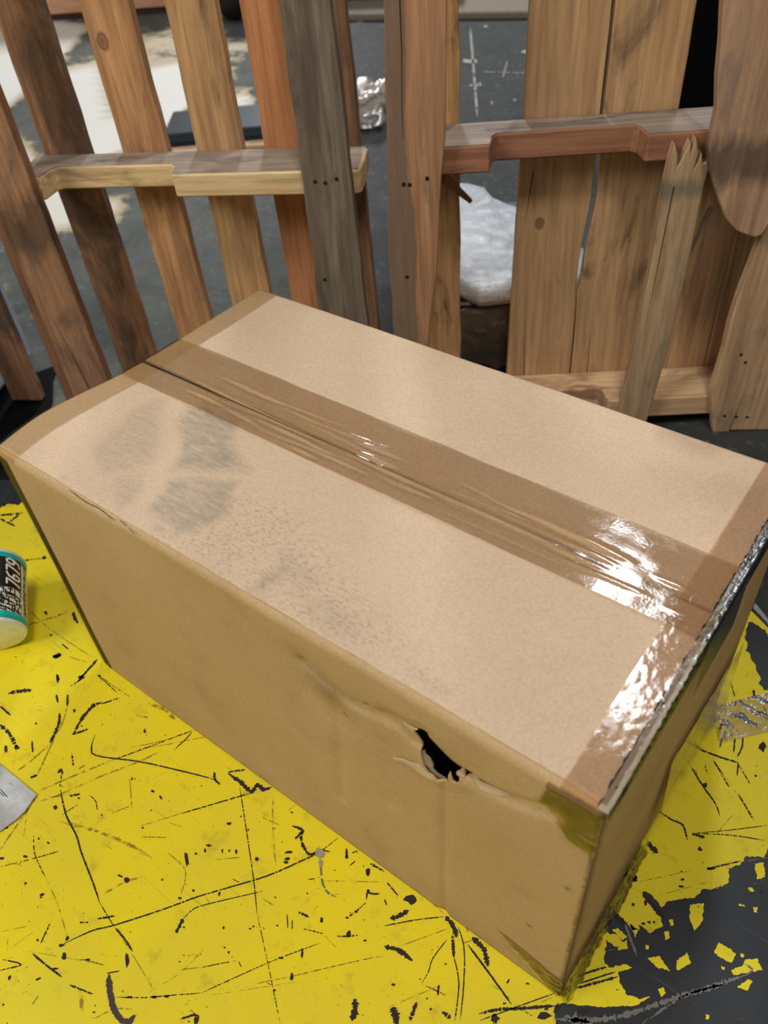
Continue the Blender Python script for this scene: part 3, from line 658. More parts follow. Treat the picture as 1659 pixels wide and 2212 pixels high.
# top flaps -----------------------------------------------------------
SEAM = .1745
def masks(A):
    P = np.array([seen(p) for p in A]); n = len(P)
    st = np.zeros(n); dt = np.zeros(n); br = np.zeros(n)
    jn = np.array([nz(p[0] * 30, p[1] * 30, 9) for p in A]) * 14
    P = P + jn[:, None]
    for p, a in (([(320, 868), (358, 868), (345, 940), (325, 1000), (260, 1022), (215, 1025), (212, 965), (268, 900)], .42), ([(398, 878), (440, 880), (512, 905), (498, 965), (535, 1015), (440, 1022), (365, 1018), (395, 985), (392, 930)], .9),
                 ([(362, 1035), (512, 1042), (500, 1085), (470, 1120), (420, 1150), (372, 1150), (325, 1110), (345, 1070)], .85), ([(330, 1110), (380, 1160), (350, 1160), (330, 1140)], .6), ([(255, 1035), (300, 1035), (290, 1090), (262, 1105), (248, 1070)], .5),
                 ([(880, 1450), (900, 1445), (975, 1490), (965, 1510), (920, 1492)], .35), ([(600, 1190), (640, 1190), (700, 1260), (660, 1290), (610, 1240)], .35), ([(540, 1280), (600, 1225), (640, 1222), (560, 1285)], .8), ([(700, 1310), (760, 1330), (745, 1360), (700, 1340)], .4),
                 ([(630, 1280), (720, 1300), (800, 1380), (720, 1390)], .3), ([(1380, 1000), (1659, 1060), (1640, 1120), (1450, 1080)], .16)):
        st = np.maximum(st, soft(P, p, 26) * a)
    for p, a in (([(330, 1150), (430, 1130), (520, 1060), (640, 1110), (700, 1180), (790, 1290), (880, 1400), (760, 1420), (640, 1350), (480, 1250)], 1.), ([(800, 1370), (900, 1380), (980, 1500), (900, 1500)], .6), ([(220, 920), (330, 900), (320, 1060), (230, 1060)], .5),
                 ([(560, 1270), (760, 1240), (840, 1400), (700, 1400)], .7), ([(140, 1000), (240, 1080), (220, 1110), (120, 1040)], .4)):
        dt = np.maximum(dt, soft(P, p, 60) * a)
    for p, a in (([(1425, 925), (1470, 930), (1560, 968), (1540, 985), (1470, 965), (1430, 950)], .75), ([(1250, 1000), (1659, 1050), (1659, 1200), (1420, 1150), (1300, 1080)], .18), ([(1350, 1000), (1500, 1000), (1600, 1100), (1450, 1100)], .12),
                 ([(900, 1700), (1000, 1500), (1200, 1400), (1350, 1550), (1250, 1720)], .10)):
        br = np.maximum(br, soft(P, p, 40) * a)
    dots = [(1477, 1123, 2.2), (1512, 1155, 1.8), (1075, 1160, 1.3), (905, 1532, 2), (960, 1250, 1.4), (1360, 1450, 1.6), (140, 1035, 3)]
    for x, y, r in dots: br = np.maximum(br, .8 * np.exp(-((P[:, 0] - x) ** 2 + (P[:, 1] - y) ** 2) / (r * 1.6) ** 2))
    return {'stain': st, 'dots': dt, 'brown': br}
def flap(y0, y1, name, gap_side):
    ny = 70; nx = 260
    def fn(u, v):
        x = -L + u * (L - .003); y = y0 + v * (y1 - y0)
        if gap_side == 'hi' and v > .98: y -= .0016 * max(0, (-x - .30) / .3)
        if gap_side == 'lo' and v < .02: y += .0010 * max(0, (-x - .30) / .3)
        z = H + .0010 * nz(x * 6, y * 6, 4) + .0004 * nz(x * 25, y * 25, 4)
        if gap_side == 'hi': z -= .0012 * max(0, 1 - abs(y - SEAM) / .01) * (0.5 + .5 * nz(x * 14, 0, 0))
        return bulge((x, y, z))
    v, f = grid(fn, nx, ny); A = np.array(v)
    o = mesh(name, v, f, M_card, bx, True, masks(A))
    s = o.modifiers.new('thickness', 'SOLIDIFY'); s.thickness = TH; s.offset = -1
    return o
flap(Rr - .0005, SEAM - .0006, 'top_flap', 'hi'); flap(SEAM + .0006, W, 'top_flap', 'lo')
# dark crack along the fold at left, tiny crush marks
M_crack = plain('crack_dark', srgb(60, 44, 34), .9)
cr = Strips(H + .0012)
cr.line([(148, 1058), (185, 1085), (215, 1100), (240, 1120), (250, 1125)], 1.4, .05); cr.line([(258, 1124), (275, 1138), (292, 1155)], 1.2, .1)
v_ = [(p[0], p[1], H + .0006) for p in cr.V]; mesh('fold_crack', v_, cr.F, M_crack, bx)
# liner flaps of inner board seen at the right end: corrugated edge
def sheath():
    """crushed tape wrapped over the right-hand top edge"""
    nu, nv = 240, 20
    def fn(u, v):
        y = .0 + u * W; s_ = v
        hgt = .007 + .009 * min(1, u * 2.4)
        if s_ < .35: x = -.0045 + s_ / .35 * .0065; z = H + .0010
        else: x = .0022 + (s_ - .35) * .002; z = H + .001 - (s_ - .35) / .65 * hgt
        a = .0014 * math.sin(math.pi * min(1, v * 1.0 + .02)) + .0002
        d = abs(nz(y * 120, s_ * 7, 2)) + .6 * abs(nz(y * 300, s_ * 12, 8)) - .3
        x2, y2, z2 = bulge((x, y, z))
        return (x2 + a * d * .6, y2, z2 + a * d * .7)
    v, f = grid(fn, nu, nv); mesh('crumpled_tape', v, f, M_crush, bx, True)
    # torn, dark fluted edge between flap and side
    V, F = [], []
    r = random.Random(4); n = 150
    for i in range(n + 1):
        y = .002 + i / n * (W - .004); a = .0018 + .0012 * nz(y * 130, 1) + r.uniform(-.0006, .0006); c = -.0035 + .0015 * nz(y * 50, 4)
        V += [(c - a, y, H + .0009), (c + a, y, H + .0009)]
        if i and not (nz(y * 60, 7) > .38): F.append((2 * i - 2, 2 * i - 1, 2 * i + 1, 2 * i))
    mesh('torn_flute_edge', V, F, plain('flute_dark', srgb(50, 38, 30), .9), bx)
sheath()
# tape ---------------------------------------------------------------
def tape_center():
    nx, ny = 420, 54
    y0, y1 = .1455, .2245
    r = random.Random(11); ridges = []
    for i in range(34):
        xa = r.uniform(-.50, -.02); ln = r.uniform(.03, .15); yc = r.choice([.158, .165, .172, .178, .186, .196]) + r.gauss(0, .004); sl = r.uniform(-.06, .06)
        ridges.append((xa, ln, yc, sl, r.uniform(.0004, .0013), r.uniform(.0009, .0022)))
    ridges.append((-.43, .16, .1735, -.02, .0022, .0030)); ridges.append((-.20, .2, .172, -.02, .0018, .003)); ridges.append((-.12, .11, .188, -.05, .0022, .0028))
    def fn(u, v):
        x = -L - .001 + u * (L + .001); y = y0 + v * (y1 - y0); z = H + .0012
        for xa, ln, yc, sl, am, wd in ridges:
            t = (x - xa) / ln
            if -.5 < t < .5:
                d = (y - (yc + sl * (x - xa))) / wd
                if abs(d) < 3: z += am * math.cos(t * math.pi) * math.exp(-d * d)
        z += .0002 * nz(x * 60, y * 60, 6) * max(0, min(1, (x + .5) / .1))
        z = z + .0004 * math.sin(x * 30 + y * 20)
        e = .0008 * nz(x * 25, v * 3, 3)
        return bulge((x, y + (e if v in (0, 1) else 0), z))
    v, f = grid(fn, nx, ny); o = mesh('center_tape', v, f, M_tape, bx, True)
    # tail wrapped down both end faces
    v, f = grid(lambda u, v: bulge((.0035 + .0006 * nz(u * 40, v * 20), y0 + u * (y1 - y0), H - .001 - v * .06)), 50, 24)
    mesh('tape_tail', v, f, make_tape('tape_tail', (.95, .90, .80, 1), .34, (60, 60, 60), .4, glc=.3), bx, True)
    v, f = grid(lambda u, v: (bulge((-L - .004, y0 + u * (y1 - y0), H - .001 - v * .06))), 20, 12)
    mesh('tape_tail', v, f, M_tape, bx, True)
tape_center()
def tape_end(x0, x1, mat, seed, bub):
    nx, ny = 34, 240
    def fn(u, v):
        y = .0 + v * W; x = x0 + u * (x1 - x0)
        if u == 1 and x1 < -.3: x = x1 + .0006 * nz(y * 40, 1)
        z = H + .0013 + bub * abs(nz(x * 130, y * 90, seed)) + .0002 * nz(y * 20, x * 20, seed)
        if y < Rr: z = H + .0013 - (Rr - y) ** 2 / Rr * .9
        return bulge((x, y - .0005, z))
    v, f = grid(fn, nx, ny); return mesh('end_tape', v, f, mat, bx, True)
tape_end(-L - .001, -.573, M_tapeL, 1, .0002)
tape_end(-.0285, -.001, M_tapeR, 2, .00012)
# left end tape going down the front face edge
v, f = grid(lambda u, v: (lambda x, z: bulge((x, front_y(x, z) - .0008, z)))(-L - .001 + u * .0155, .002 + v * (H - .008)), 8, 80)
mesh('corner_tape', v, f, make_tape('clear_packing_tape', (.60, .46, .32, 1), .3, (60, 60, 60), .2, glc=.2), bx, True)
# near corner tape patches on the front face
def patch(pts, nu, nv, mat, seed, amp=.0012, name='corner_tape'):
    c = [np.array(p, float) for p in pts]
    def fn(u, v):
        P = (c[0] * (1 - u) + c[1] * u) * (1 - v) + (c[3] * (1 - u) + c[2] * u) * v
        P = P + .0015 * np.array([nz(v * 6, seed), nz(u * 6, seed)]) * (1 if (u in (0,) or v in (0, 1)) else 0)
        x, z = P; x = min(x, .0006); y = front_y(x, min(z, H - Rr)) - .0010 - amp * (abs(nz(x * 70, z * 70, seed)) ** 1.5) * 1.6
        if z > H - Rr: y += (z - (H - Rr)) * .5
        return bulge((x, y, z))
    v, f = grid(fn, nu, nv); return mesh(name, v, f, mat, bx, True)
M_tapeF = make_tape('clear_packing_tape', (.80, .74, .56, 1), .16, (70, 70, 70), .3)
patch([(-.043, .287), (.0005, .286), (.0005, .3245), (-.036, .3245)], 40, 34, M_tapeF, 3)
patch([(-.018, .270), (.0005, .268), (.0005, .288), (-.030, .288)], 20, 14, M_tapeF, 4)
patch([(-.010, .0015), (.0005, .0015), (.0005, .036), (-.066, .052)], 40, 34, M_tapeF, 6, .0022)
# skirt of loose tape standing off the bottom right edge
def skirt():
    def fn(u, v):
        y = -.004 + u * .16; z = .001 + v * (.05 - .02 * u)
        return (.004 + .009 * (1 - v) * (.4 + .6 * abs(nz(y * 60, v * 4))) + .002 * nz(y * 160, v * 10), y, z)
    v, f = grid(fn, 90, 20); mesh('loose_tape', v, f, make_tape('loose_clear_tape', (.93, .91, .86, 1), .08, (160, 60, 120), .8, haze=.05), bx, True)
    def fn2(u, v):
        y = .15 + u * .19; z = .06 + v * .11 - u * .05
        return (.0045 + .006 * (1 - v) + .001 * nz(y * 60, v * 6), y, z)
    v, f = grid(fn2, 60, 14); mesh('loose_tape', v, f, make_tape('loose_clear_tape', (.95, .93, .88, 1), .1, (100, 60, 80), .4, haze=.03), bx, True)
skirt()
# torn liner paper round the hole
M_torn = plain('torn_liner', srgb(206, 178, 146), .9, bumpy=.3); M_torn2 = plain('torn_core', srgb(150, 136, 116), .95, bumpy=.4)
def torn(pts, mat, y0, thick=.0009, curl=0):
    q = [toxz(p) for p in pts]; n = len(q)
    c = np.mean(q, 0)
    v = [(a, y0 + front_y(a, b) - curl * abs(nz(a * 300, b * 300)), b) for a, b in q] + [(a, y0 + thick + front_y(a, b), b) for a, b in q]
    f = [list(range(n)), list(range(2 * n - 1, n - 1, -1))] + [[i, (i + 1) % n, n + (i + 1) % n, n + i] for i in range(n)]
    o = mesh('torn_paper', v, f, mat, bx)
    bm = bmesh.new(); bm.from_mesh(o.data); bmesh.ops.recalc_face_normals(bm, faces=bm.faces); bmesh.ops.triangulate(bm, faces=[f for f in bm.faces if len(f.verts) > 4]); bm.to_mesh(o.data); bm.free()
torn([(688, 797), (720, 798), (760, 806), (790, 820), (830, 830), (860, 842), (885, 868), (905, 890), (930, 912), (960, 938), (985, 945), (960, 944), (920, 922), (885, 900), (860, 885), (830, 860), (790, 838), (750, 816), (705, 808)], M_torn, -.0016, curl=.001)
torn([(857, 768), (868, 762), (880, 792), (905, 812), (925, 845), (925, 868), (905, 862), (885, 850), (868, 838), (852, 815)], M_torn2, .0004, .001)
torn([(885, 862), (905, 868), (925, 880), (945, 905), (970, 930), (985, 945), (955, 930), (925, 912), (905, 892)], M_torn2, .0012, .001)
torn([(742, 592), (765, 606), (800, 622), (834, 634), (812, 640), (795, 644), (765, 620)], M_torn, .0006, .001)
torn([(1165, 930), (1215, 962), (1290, 1000), (1345, 1030), (1382, 1052), (1330, 1040), (1260, 1015), (1205, 988)], M_torn, -.0012)
torn([(1020, 945), (1012, 915), (1022, 890), (1030, 905), (1036, 935), (1044, 945)], M_torn, .001)
torn([(1058, 895), (1075, 890), (1098, 915), (1100, 945), (1085, 948), (1082, 920), (1068, 905)], M_torn, .001)

# ------------------------------------------------------------------ pallets
def mkpal(ang, q, label):
    o = empty('wooden_pallet', (q[0], q[1], FLOOR), math.radians(ang)); tag(o, label, 'pallet', None); return o
palR = mkpal(36.5, (-.21153, .94989), 'wooden pallet standing upright behind the right end of the box, with broken front boards')
palL = mkpal(30.5, (-.69339, .59742), 'wooden pallet standing upright behind the left end of the box, with a dark front board')
ZB = -FLOOR
def board(pal, pts, y0, th, mat, jag=.0012, step=.035, seed=0, name='deck_board', bw=.0012, label=None, lean=0.0):
    """pts: outline (u, world z) of one plank; y0 front face depth (0 = front of the pallet)"""
    r = random.Random(seed); out = []; n = len(pts)
    for i in range(n):
        a = np.array(pts[i]); b = np.array(pts[(i + 1) % n]); d = b - a; Ln = np.linalg.norm(d); k = max(1, int(Ln / step)); nr = np.array([-d[1], d[0]]) / max(Ln, 1e-9)
        for t in range(k): out.append(tuple(a + d * t / k + nr * (r.uniform(-jag, jag) if t else 0)))
    out = [(u, z + ZB) for u, z in out]
    o = prism(name, out, 'y', y0, y0 + th, mat, pal, bw)
    if label: o['label'] = label
    return o
TOPZ = .90; FARY = .108; NT_ = .018
tan, tand = srgb(168, 128, 76), srgb(136, 98, 52)
ora, orad = srgb(164, 108, 54), srgb(132, 82, 38)
brn, brnd = srgb(146, 100, 62), srgb(104, 68, 40)
gry, gryd = srgb(106, 92, 76), srgb(74, 62, 48)
# left pallet: far boards
def strip(u0, u1, z0=-.119, z1=TOPZ): return [(u0, z0), (u1, z0), (u1, z1), (u0, z1)]
def taper(u0b, u1b, u0t, u1t, z0=-.119, z1=TOPZ): return [(u0b, z0), (u1b, z0), (u1t, z1), (u0t, z1)]
board(palL, strip(-.702, -.640, -.1075), FARY, NT_, wood(brn, brnd, 1, .5, axis='z'), seed=1)
board(palL, strip(-.590, -.515, -.1075), FARY, NT_, wood(srgb(118, 76, 44), srgb(84, 52, 30), 2, .5), seed=2)
board(palL, taper(-.455, -.384, -.471, -.398), FARY, NT_, wood(srgb(150, 106, 64), srgb(112, 76, 44), 5, .65, srgb(62, 46, 34)), seed=3, label='brown far board with dark smudges')
board(palL, taper(-.326, -.262, -.350, -.275), FARY, NT_, wood(srgb(170, 122, 70), srgb(130, 86, 44), 8, .4, srgb(84, 52, 34), knots=((-.322, .62, .010),)), seed=4)
board(palL, taper(-.217, -.150, -.227, -.156), FARY, NT_, wood(srgb(170, 128, 76), srgb(136, 96, 54), 11, .3), seed=5)
board(palL, taper(-.112, -.040, -.127, -.050), FARY, NT_, wood(srgb(170, 108, 54), srgb(140, 84, 38), 14, .1), seed=6, label='orange toned far board')
board(palL, taper(-.040, .029, -.050, .014), FARY, NT_, wood(srgb(124, 84, 48), srgb(88, 58, 32), 17, .4), seed=7)
# left pallet: near boards
board(palL, taper(-.499, -.424, -.512, -.449), 0, NT_, wood(srgb(140, 98, 64), srgb(108, 72, 46), 20, .45, srgb(78, 58, 46), bands=((.40, .06, srgb(62, 48, 42)),)), seed=8)
nb = board(palL, taper(-.046, .032, -.040, .014), 0, NT_, wood(gry, gryd, 23, .35, srgb(60, 50, 42), green=.3), seed=9, label='dark weathered near board')
def nail(pal, parent_, u, z, r=.0028, y=-.0004):
    n = 8; v = [(u + r * math.cos(i / n * 6.283), y, z + ZB + r * math.sin(i / n * 6.283)) for i in range(n)]
    v2 = [(a, y + .003, c) for a, _, c in v]
    o = mesh('nail_hole', v + v2, [list(range(n))] + [[i, (i + 1) % n, n + (i + 1) % n, n + i] for i in range(n)], M_nail, parent_)
M_nail = plain('nail_dark', srgb(24, 20, 18), .6)
for u, z in ((-.026, .345), (-.012, .343), (.004, .348), (-.03, .20)): nail(palL, nb, u, z)
# stringers
def stringer(pal, u0, u1, z0, z1, notches, mat, label=None, round_end=True):
    pts = [(u0, .022), (u0 + .006, NT_ + .001)]
    for a, b in notches:
        if a > u0: pts += [(a, NT_ + .001), (a + .005, .050), (a + .012, .057), (b - .012, .057), (b - .005, .050), (b, NT_ + .001)]
    pts += [(u1 - .006, NT_ + .001), (u1, .024), (u1, FARY - .008), (u1 - .006, FARY - .001), (u0 + .006, FARY - .001), (u0, FARY - .008)]
    r = random.Random(int(abs(u0) * 1000)); 
    o = prism('stringer', pts, 'z', z0 + ZB, z1 + ZB, mat, pal, .0025)
    if label: o['label'] = label
    return o
M_strL = wood(srgb(196, 158, 108), srgb(168, 128, 84), 30, .3, srgb(110, 82, 56), axis='x'); M_strR = wood(srgb(142, 92, 60), srgb(110, 66, 42), 33, .3, srgb(92, 50, 34), axis='x')
for z in (.319, ): stringer(palL, -.475, .034, z, z + .033, [(-.432, -.234)], M_strL)
stringer(palL, -.37, .034, -.10, -.064, [], M_strL); stringer(palL, -.70, .034, .76, .795, [], M_strL)
# grey weathered top faces of the rails
M_gtop = wood(srgb(134, 118, 102), srgb(106, 92, 80), 40, .3, axis='x')
def railtop(pal, u0, u1, ztop, notches):
    pts = [(u0 + .004, .022)]
    for a, b in notches: pts += [(a - .001, NT_ + .003), (a + .004, .050), (a + .012, .059), (b - .012, .059), (b - .004, .050), (b + .001, NT_ + .003)]
    pts += [(u1 - .004, .022), (u1 - .004, FARY - .004), (u0 + .004, FARY - .004)]
    o = prism('weathered_top', pts, 'z', ztop + ZB - .0002, ztop + ZB + .0006, M_gtop, pal)
railtop(palL, -.475, .034, .352, [(-.432, -.234)])
# right pallet: far boards
board(palR, strip(-.500, -.421), FARY, NT_, wood(srgb(170, 126, 68), srgb(140, 98, 50), 50, .3), seed=20)
board(palR, [(-.341, -.119), (-.2300, -.119), (-.2310, .02), (-.2325, .09), (-.2350, .108), (-.2335, .165), (-.2245, .26), (-.2255, .37), (-.2255, TOPZ), (-.3265, TOPZ), (-.3315, .37), (-.334, .28)], FARY, NT_, wood(srgb(170, 132, 84), srgb(146, 108, 64), 53, .15, knots=((-.300, .340, .009),)), seed=21, jag=.0004)
board(palR, [(-.2275, -.119), (-.117, -.119), (-.117, TOPZ), (-.2195, TOPZ), (-.2205, .37), (-.2150, .26), (-.2240, .172), (-.2275, .108), (-.2308, .09), (-.2290, .05)], FARY, NT_, wood(srgb(168, 130, 82), srgb(142, 106, 64), 56, .3), seed=22, jag=.0004)
board(palR, [(-.1155, -.119), (.0, -.119), (.0, .33), (-.10, .34)], FARY, NT_, wood(srgb(160, 122, 76), srgb(134, 98, 60), 59, .25), seed=23)
board(palR, [(.003, -.119), (.12, -.119), (.12, TOPZ), (.003, TOPZ)], FARY, NT_, wood(srgb(160, 122, 76), srgb(134, 98, 60), 60, .25), seed=24)
# right pallet: near boards
nb = board(palR, [(-.531, -.119), (-.490, -.119), (-.478, .083), (-.462, .20), (-.455, .30), (-.446, .39), (-.441, .55), (-.436, TOPZ), (-.508, TOPZ), (-.515, .55), (-.529, .237)], 0, NT_, wood(srgb(156, 110, 70), srgb(128, 86, 52), 63, .35, srgb(92, 76, 62), stripe=(-.494, .012, srgb(112, 98, 84))), seed=25, label='near board with a grey weathered stripe')
for u, z in ((-.503, .336), (-.495, .335), (-.471, .342), (-.505, .2)): nail(palR, nb, u, z, .003)
nb = board(palR, [(-.166, -.119), (-.120, -.119), (-.114, -.074), (-.105, .03), (-.099, .173), (-.099, .277), (-.097, .340), (-.106, .338), (-.110, .352), (-.113, .338), (-.117, .330), (-.114, .352), (-.121, .372), (-.124, .350), (-.127, .368), (-.136, .340), (-.139, .335), (-.141, .352), (-.147, .366), (-.150, .348),
              (-.152, .313), (-.152, .177), (-.154, .10), (-.162, -.047)], 0, NT_, wood(srgb(158, 128, 88), srgb(132, 104, 70), 66, .3, srgb(96, 84, 70), bands=((.425, .018, srgb(112, 106, 94)),)), seed=26, jag=.0006, label='near board snapped off into splinters at its top')
nb = board(palR, [(.0, -.119), (.026, -.119), (.028, -.116), (.095, -.119), (.098, .20), (.075, .33), (.05, .36), (.02, .34), (.002, .30), (-.002, .251), (-.015, .131), (-.019, -.037)], 0, NT_, wood(srgb(172, 136, 92), srgb(142, 108, 72), 69, .3, srgb(96, 82, 66)), seed=27)
for u, z in ((.012, -.085), (.032, -.088), (.05, -.09), (.022, .02), (.012, .035)): nail(palR, nb, u, z, .0026)
board(palR, [(-.109, .365), (-.101, .335), (-.088, .310), (-.078, .290), (-.066, .268), (-.050, .252), (-.036, .245), (-.022, .240), (-.013, .243), (-.008, .258), (-.003, .285), (.004, .31), (.012, .345), (.02, .40), (.03, TOPZ), (-.135, TOPZ), (-.126, .53), (-.108, .41)], -.020, NT_,
      wood(srgb(158, 122, 88), srgb(130, 96, 68), 72, .35, srgb(104, 90, 76), bands=((.465, .038, srgb(64, 58, 52)),)), seed=28, jag=.0015, label='thick near board broken off to a rounded rotten end')
stringer(palR, -.524, .12, .337, .374, [(-.385, -.178)], M_strR); railtop(palR, -.524, .12, .374, [(-.385, -.178)])
stringer(palR, -.524, .12, .76, .797, [], M_strR)
stringer(palR, -.524, .12, -.094, -.056, [(-.385, -.178)], wood(srgb(190, 152, 106), srgb(168, 126, 88), 75, .4, srgb(120, 72, 52), axis='x'))
# broken splinters
def sliver(pal, p0, p1, w_, y, mat):
    (a, b), (c, d) = p0, p1; n = np.array([-(d - b), c - a]); n = n / np.linalg.norm(n) * w_
    board(pal, [(a - n[0], b - n[1]), (a + n[0], b + n[1]), (c + n[0] * .4, d + n[1] * .4), (c - n[0] * .3, d - n[1] * .3)], y, .006, mat, 0, 1, name='splinter', bw=.0006)
M_spl = wood(srgb(132, 84, 48), srgb(108, 66, 38), 80, .2)
sliver(palR, (-.452, .318), (-.407, .275), .008, .07, M_spl); sliver(palR, (-.078, .27), (-.108, .16), .003, .012, wood(srgb(96, 80, 62), srgb(70, 58, 46), 81, .2))
M_cr = plain('board_crack', srgb(48, 32, 20), .9)
def crack(pal, pts, y, w_=.0008):
    V, F = [], []
    for i, (u, z) in enumerate(pts):
        k = w_ * (1 - .8 * i / (len(pts) - 1)); V += [(u - k, y - .0004, z + ZB), (u + k, y - .0004, z + ZB)]
        if i: F.append((2 * i - 2, 2 * i - 1, 2 * i + 1, 2 * i))
    mesh('wood_crack', V, F, M_cr, pal)
crack(palR, [(-.496, .6), (-.497, .5), (-.500, .44), (-.501, .395)], 0); crack(palR, [(-.314, .30), (-.318, .26), (-.322, .22)], FARY); crack(palR, [(-.085, -.06), (-.083, -.02), (-.082, .03)], FARY, .0012)
crack(palR, [(.026, -.115), (.03, -.08), (.033, -.04)], 0); crack(palR, [(-.139, .31), (-.142, .2), (-.145, .08)], 0); crack(palR, [(-.20, -.08), (-.201, -.02), (-.202, .02)], FARY)
crack(palL, [(-.466, .0), (-.472, .06), (-.482, .13)], 0, .001); crack(palR, [(-.31, -.06), (-.312, 0), (-.313, .05)], FARY)

# ------------------------------------------------------------------ round bottle lying on its side, left
def bottle():
    R_ = .0435; tl_ = math.radians(16); a = on_z(-27, 1374, R_ * math.cos(tl_)); best = None
    for az in np.radians(np.arange(90, 200, 1.0)):
        for Lc in np.arange(.08, .18, .004):
            q = a + Lc * np.array([math.cos(az) * math.cos(tl_), math.sin(az) * math.cos(tl_), math.sin(tl_)])
            x_, y_ = seen(q); e_ = (x_ + 24) ** 2 + (y_ - 1224) ** 2
            if best is None or e_ < best[0]: best = (e_, az, Lc)
    _, az, Ln = best; Ln = float(Ln)
    root = empty('round_container', (a[0], a[1], a[2])); root.rotation_euler = (0, -tl_, az)
    tag(root, 'white round container lying on its side, teal banded label reading 7679', 'container')
    n = 72
    def lathe(name, prof, mat):
        v, f = [], []
        for (x, r) in prof:
            for i in range(n):
                t = i / n * 2 * math.pi; v.append((x, r * math.cos(t), r * math.sin(t)))
        for k in range(len(prof) - 1):
            for i in range(n):
                j = (i + 1) % n; f.append((k * n + i, k * n + j, (k + 1) * n + j, (k + 1) * n + i))
        return mesh(name, v, f, mat, root, True)
    white = plain('bottle_white', srgb(240, 246, 250), .35)
    lathe('container_body', [(-.0008, .0001), (-.0008, R_ - .003), (.0, R_ - .001), (.0012, R_ - .0003), (.003, R_), (Ln - .003, R_), (Ln, R_ - .001), (Ln, .0001)], white)
    e = .0004
    teal = plain('label_teal', srgb(0, 190, 180), .4); blk = plain('label_black', srgb(22, 20, 20), .4); wht = plain('label_white', srgb(232, 232, 224), .4)
    lathe('label', [(.003, R_), (.003, R_ + e * .5), (Ln - .003, R_ + e * .5), (Ln - .003, R_)], wht)
    for x0, x1 in ((.0035, .0125), (Ln - .0145, Ln - .005)):
        lathe('label_band', [(x0, R_), (x0, R_ + e), (x1, R_ + e), (x1, R_)], teal)
    def curved(name, polys, mat, r):
        """flat polygons (s along the axis, t around) wrapped on the label"""
        v, f = [], []
        for p in polys:
            k = len(v); v += [(s_, -r * math.sin(t_ / R_), r * math.cos(t_ / R_)) for s_, t_ in p]; f.append(list(range(k, k + len(p))))
        return mesh(name, v, f, mat, root)
    pan = []
    for i in range(40):
        t0 = .0 + i * .0022
        if t0 + .0022 < .0600: pan.append([(Ln * .46, t0), (Ln * .885, t0), (Ln * .885, t0 + .0022), (Ln * .46, t0 + .0022)])
    curved('label_panel', pan, blk, R_ + e * 1.1)
    def strokes(segs, s0, t0, sc, w_, slant=.28, xs=1.0):
        xs = min(xs, 1.0) if xs != 1.0 else 1.0
        out = []
        for (x0, y0), (x1, y1) in segs:
            # text x runs along the axis, text up runs around toward -t
            A = np.array([s0 + (x0 * xs + y0 * slant) * sc, t0 - y0 * sc]); B = np.array([s0 + (x1 * xs + y1 * slant) * sc, t0 - y1 * sc]); d = B - A; d = d / max(np.linalg.norm(d), 1e-9); nr = np.array([-d[1], d[0]]) * w_
            A = A - d * w_ * .6; B = B + d * w_ * .6; m_ = 4
            for i in range(m_):
                a_ = A + (B - A) * i / m_; b_ = A + (B - A) * (i + 1) / m_; out.append([tuple(a_ - nr), tuple(b_ - nr), tuple(b_ + nr), tuple(a_ + nr)])
        return out
    seven = [((0, 1), (.6, 1)), ((.6, 1), (.2, 0))]
    six = [((.55, 1), (.15, .85)), ((.15, .85), (0, .45)), ((0, .45), (.02, .15)), ((.02, .15), (.2, 0)), ((.2, 0), (.45, .03)), ((.45, .03), (.58, .25)), ((.58, .25), (.5, .5)), ((.5, .5), (.25, .56)), ((.25, .56), (.02, .4))]
    nine = [((.05, 0), (.4, .12)), ((.4, .12), (.6, .5)), ((.6, .5), (.6, .82)), ((.6, .82), (.42, 1)), ((.42, 1), (.15, .97)), ((.15, .97), (.02, .75)), ((.02, .75), (.1, .5)), ((.1, .5), (.35, .44)), ((.35, .44), (.58, .6))]
    st = []
    for k, g in enumerate((seven, six, seven, nine)): st += strokes(g, Ln * (.475 + k * .098), .0560, .0185 , .0013, slant=.2, xs=Ln * .115 / .0185)
    curved('label_number', st, wht, R_ + e * 1.5)
    r = random.Random(3); gl = []
    def glyphs(s0, t0, sc, cnt, w_, step):
        o_ = []
        for c in range(cnt):
            segs = []
            for k in range(5):
                if r.random() < .5: y = r.choice([.0, .25, .5, .75, 1]); segs.append(((0.05, y), (r.choice([.6, .8]), y)))
                else: x = r.choice([.1, .4, .7]); segs.append(((x, r.choice([0, .2])), (x + r.uniform(-.2, .2), r.choice([.8, 1]))))
            o_ += strokes(segs, s0 + c * step, t0, sc, w_)
        return o_
    for tt_ in (.024, .036, .047, .058): gl += glyphs(Ln * .13, tt_, .0098, 4, .0008, Ln * .078)
    gl += glyphs(Ln * .14, .0715, .0075, 12, .0005, Ln * .06)
    curved('label_lettering', gl, blk, R_ + e * 1.3)
bottle()
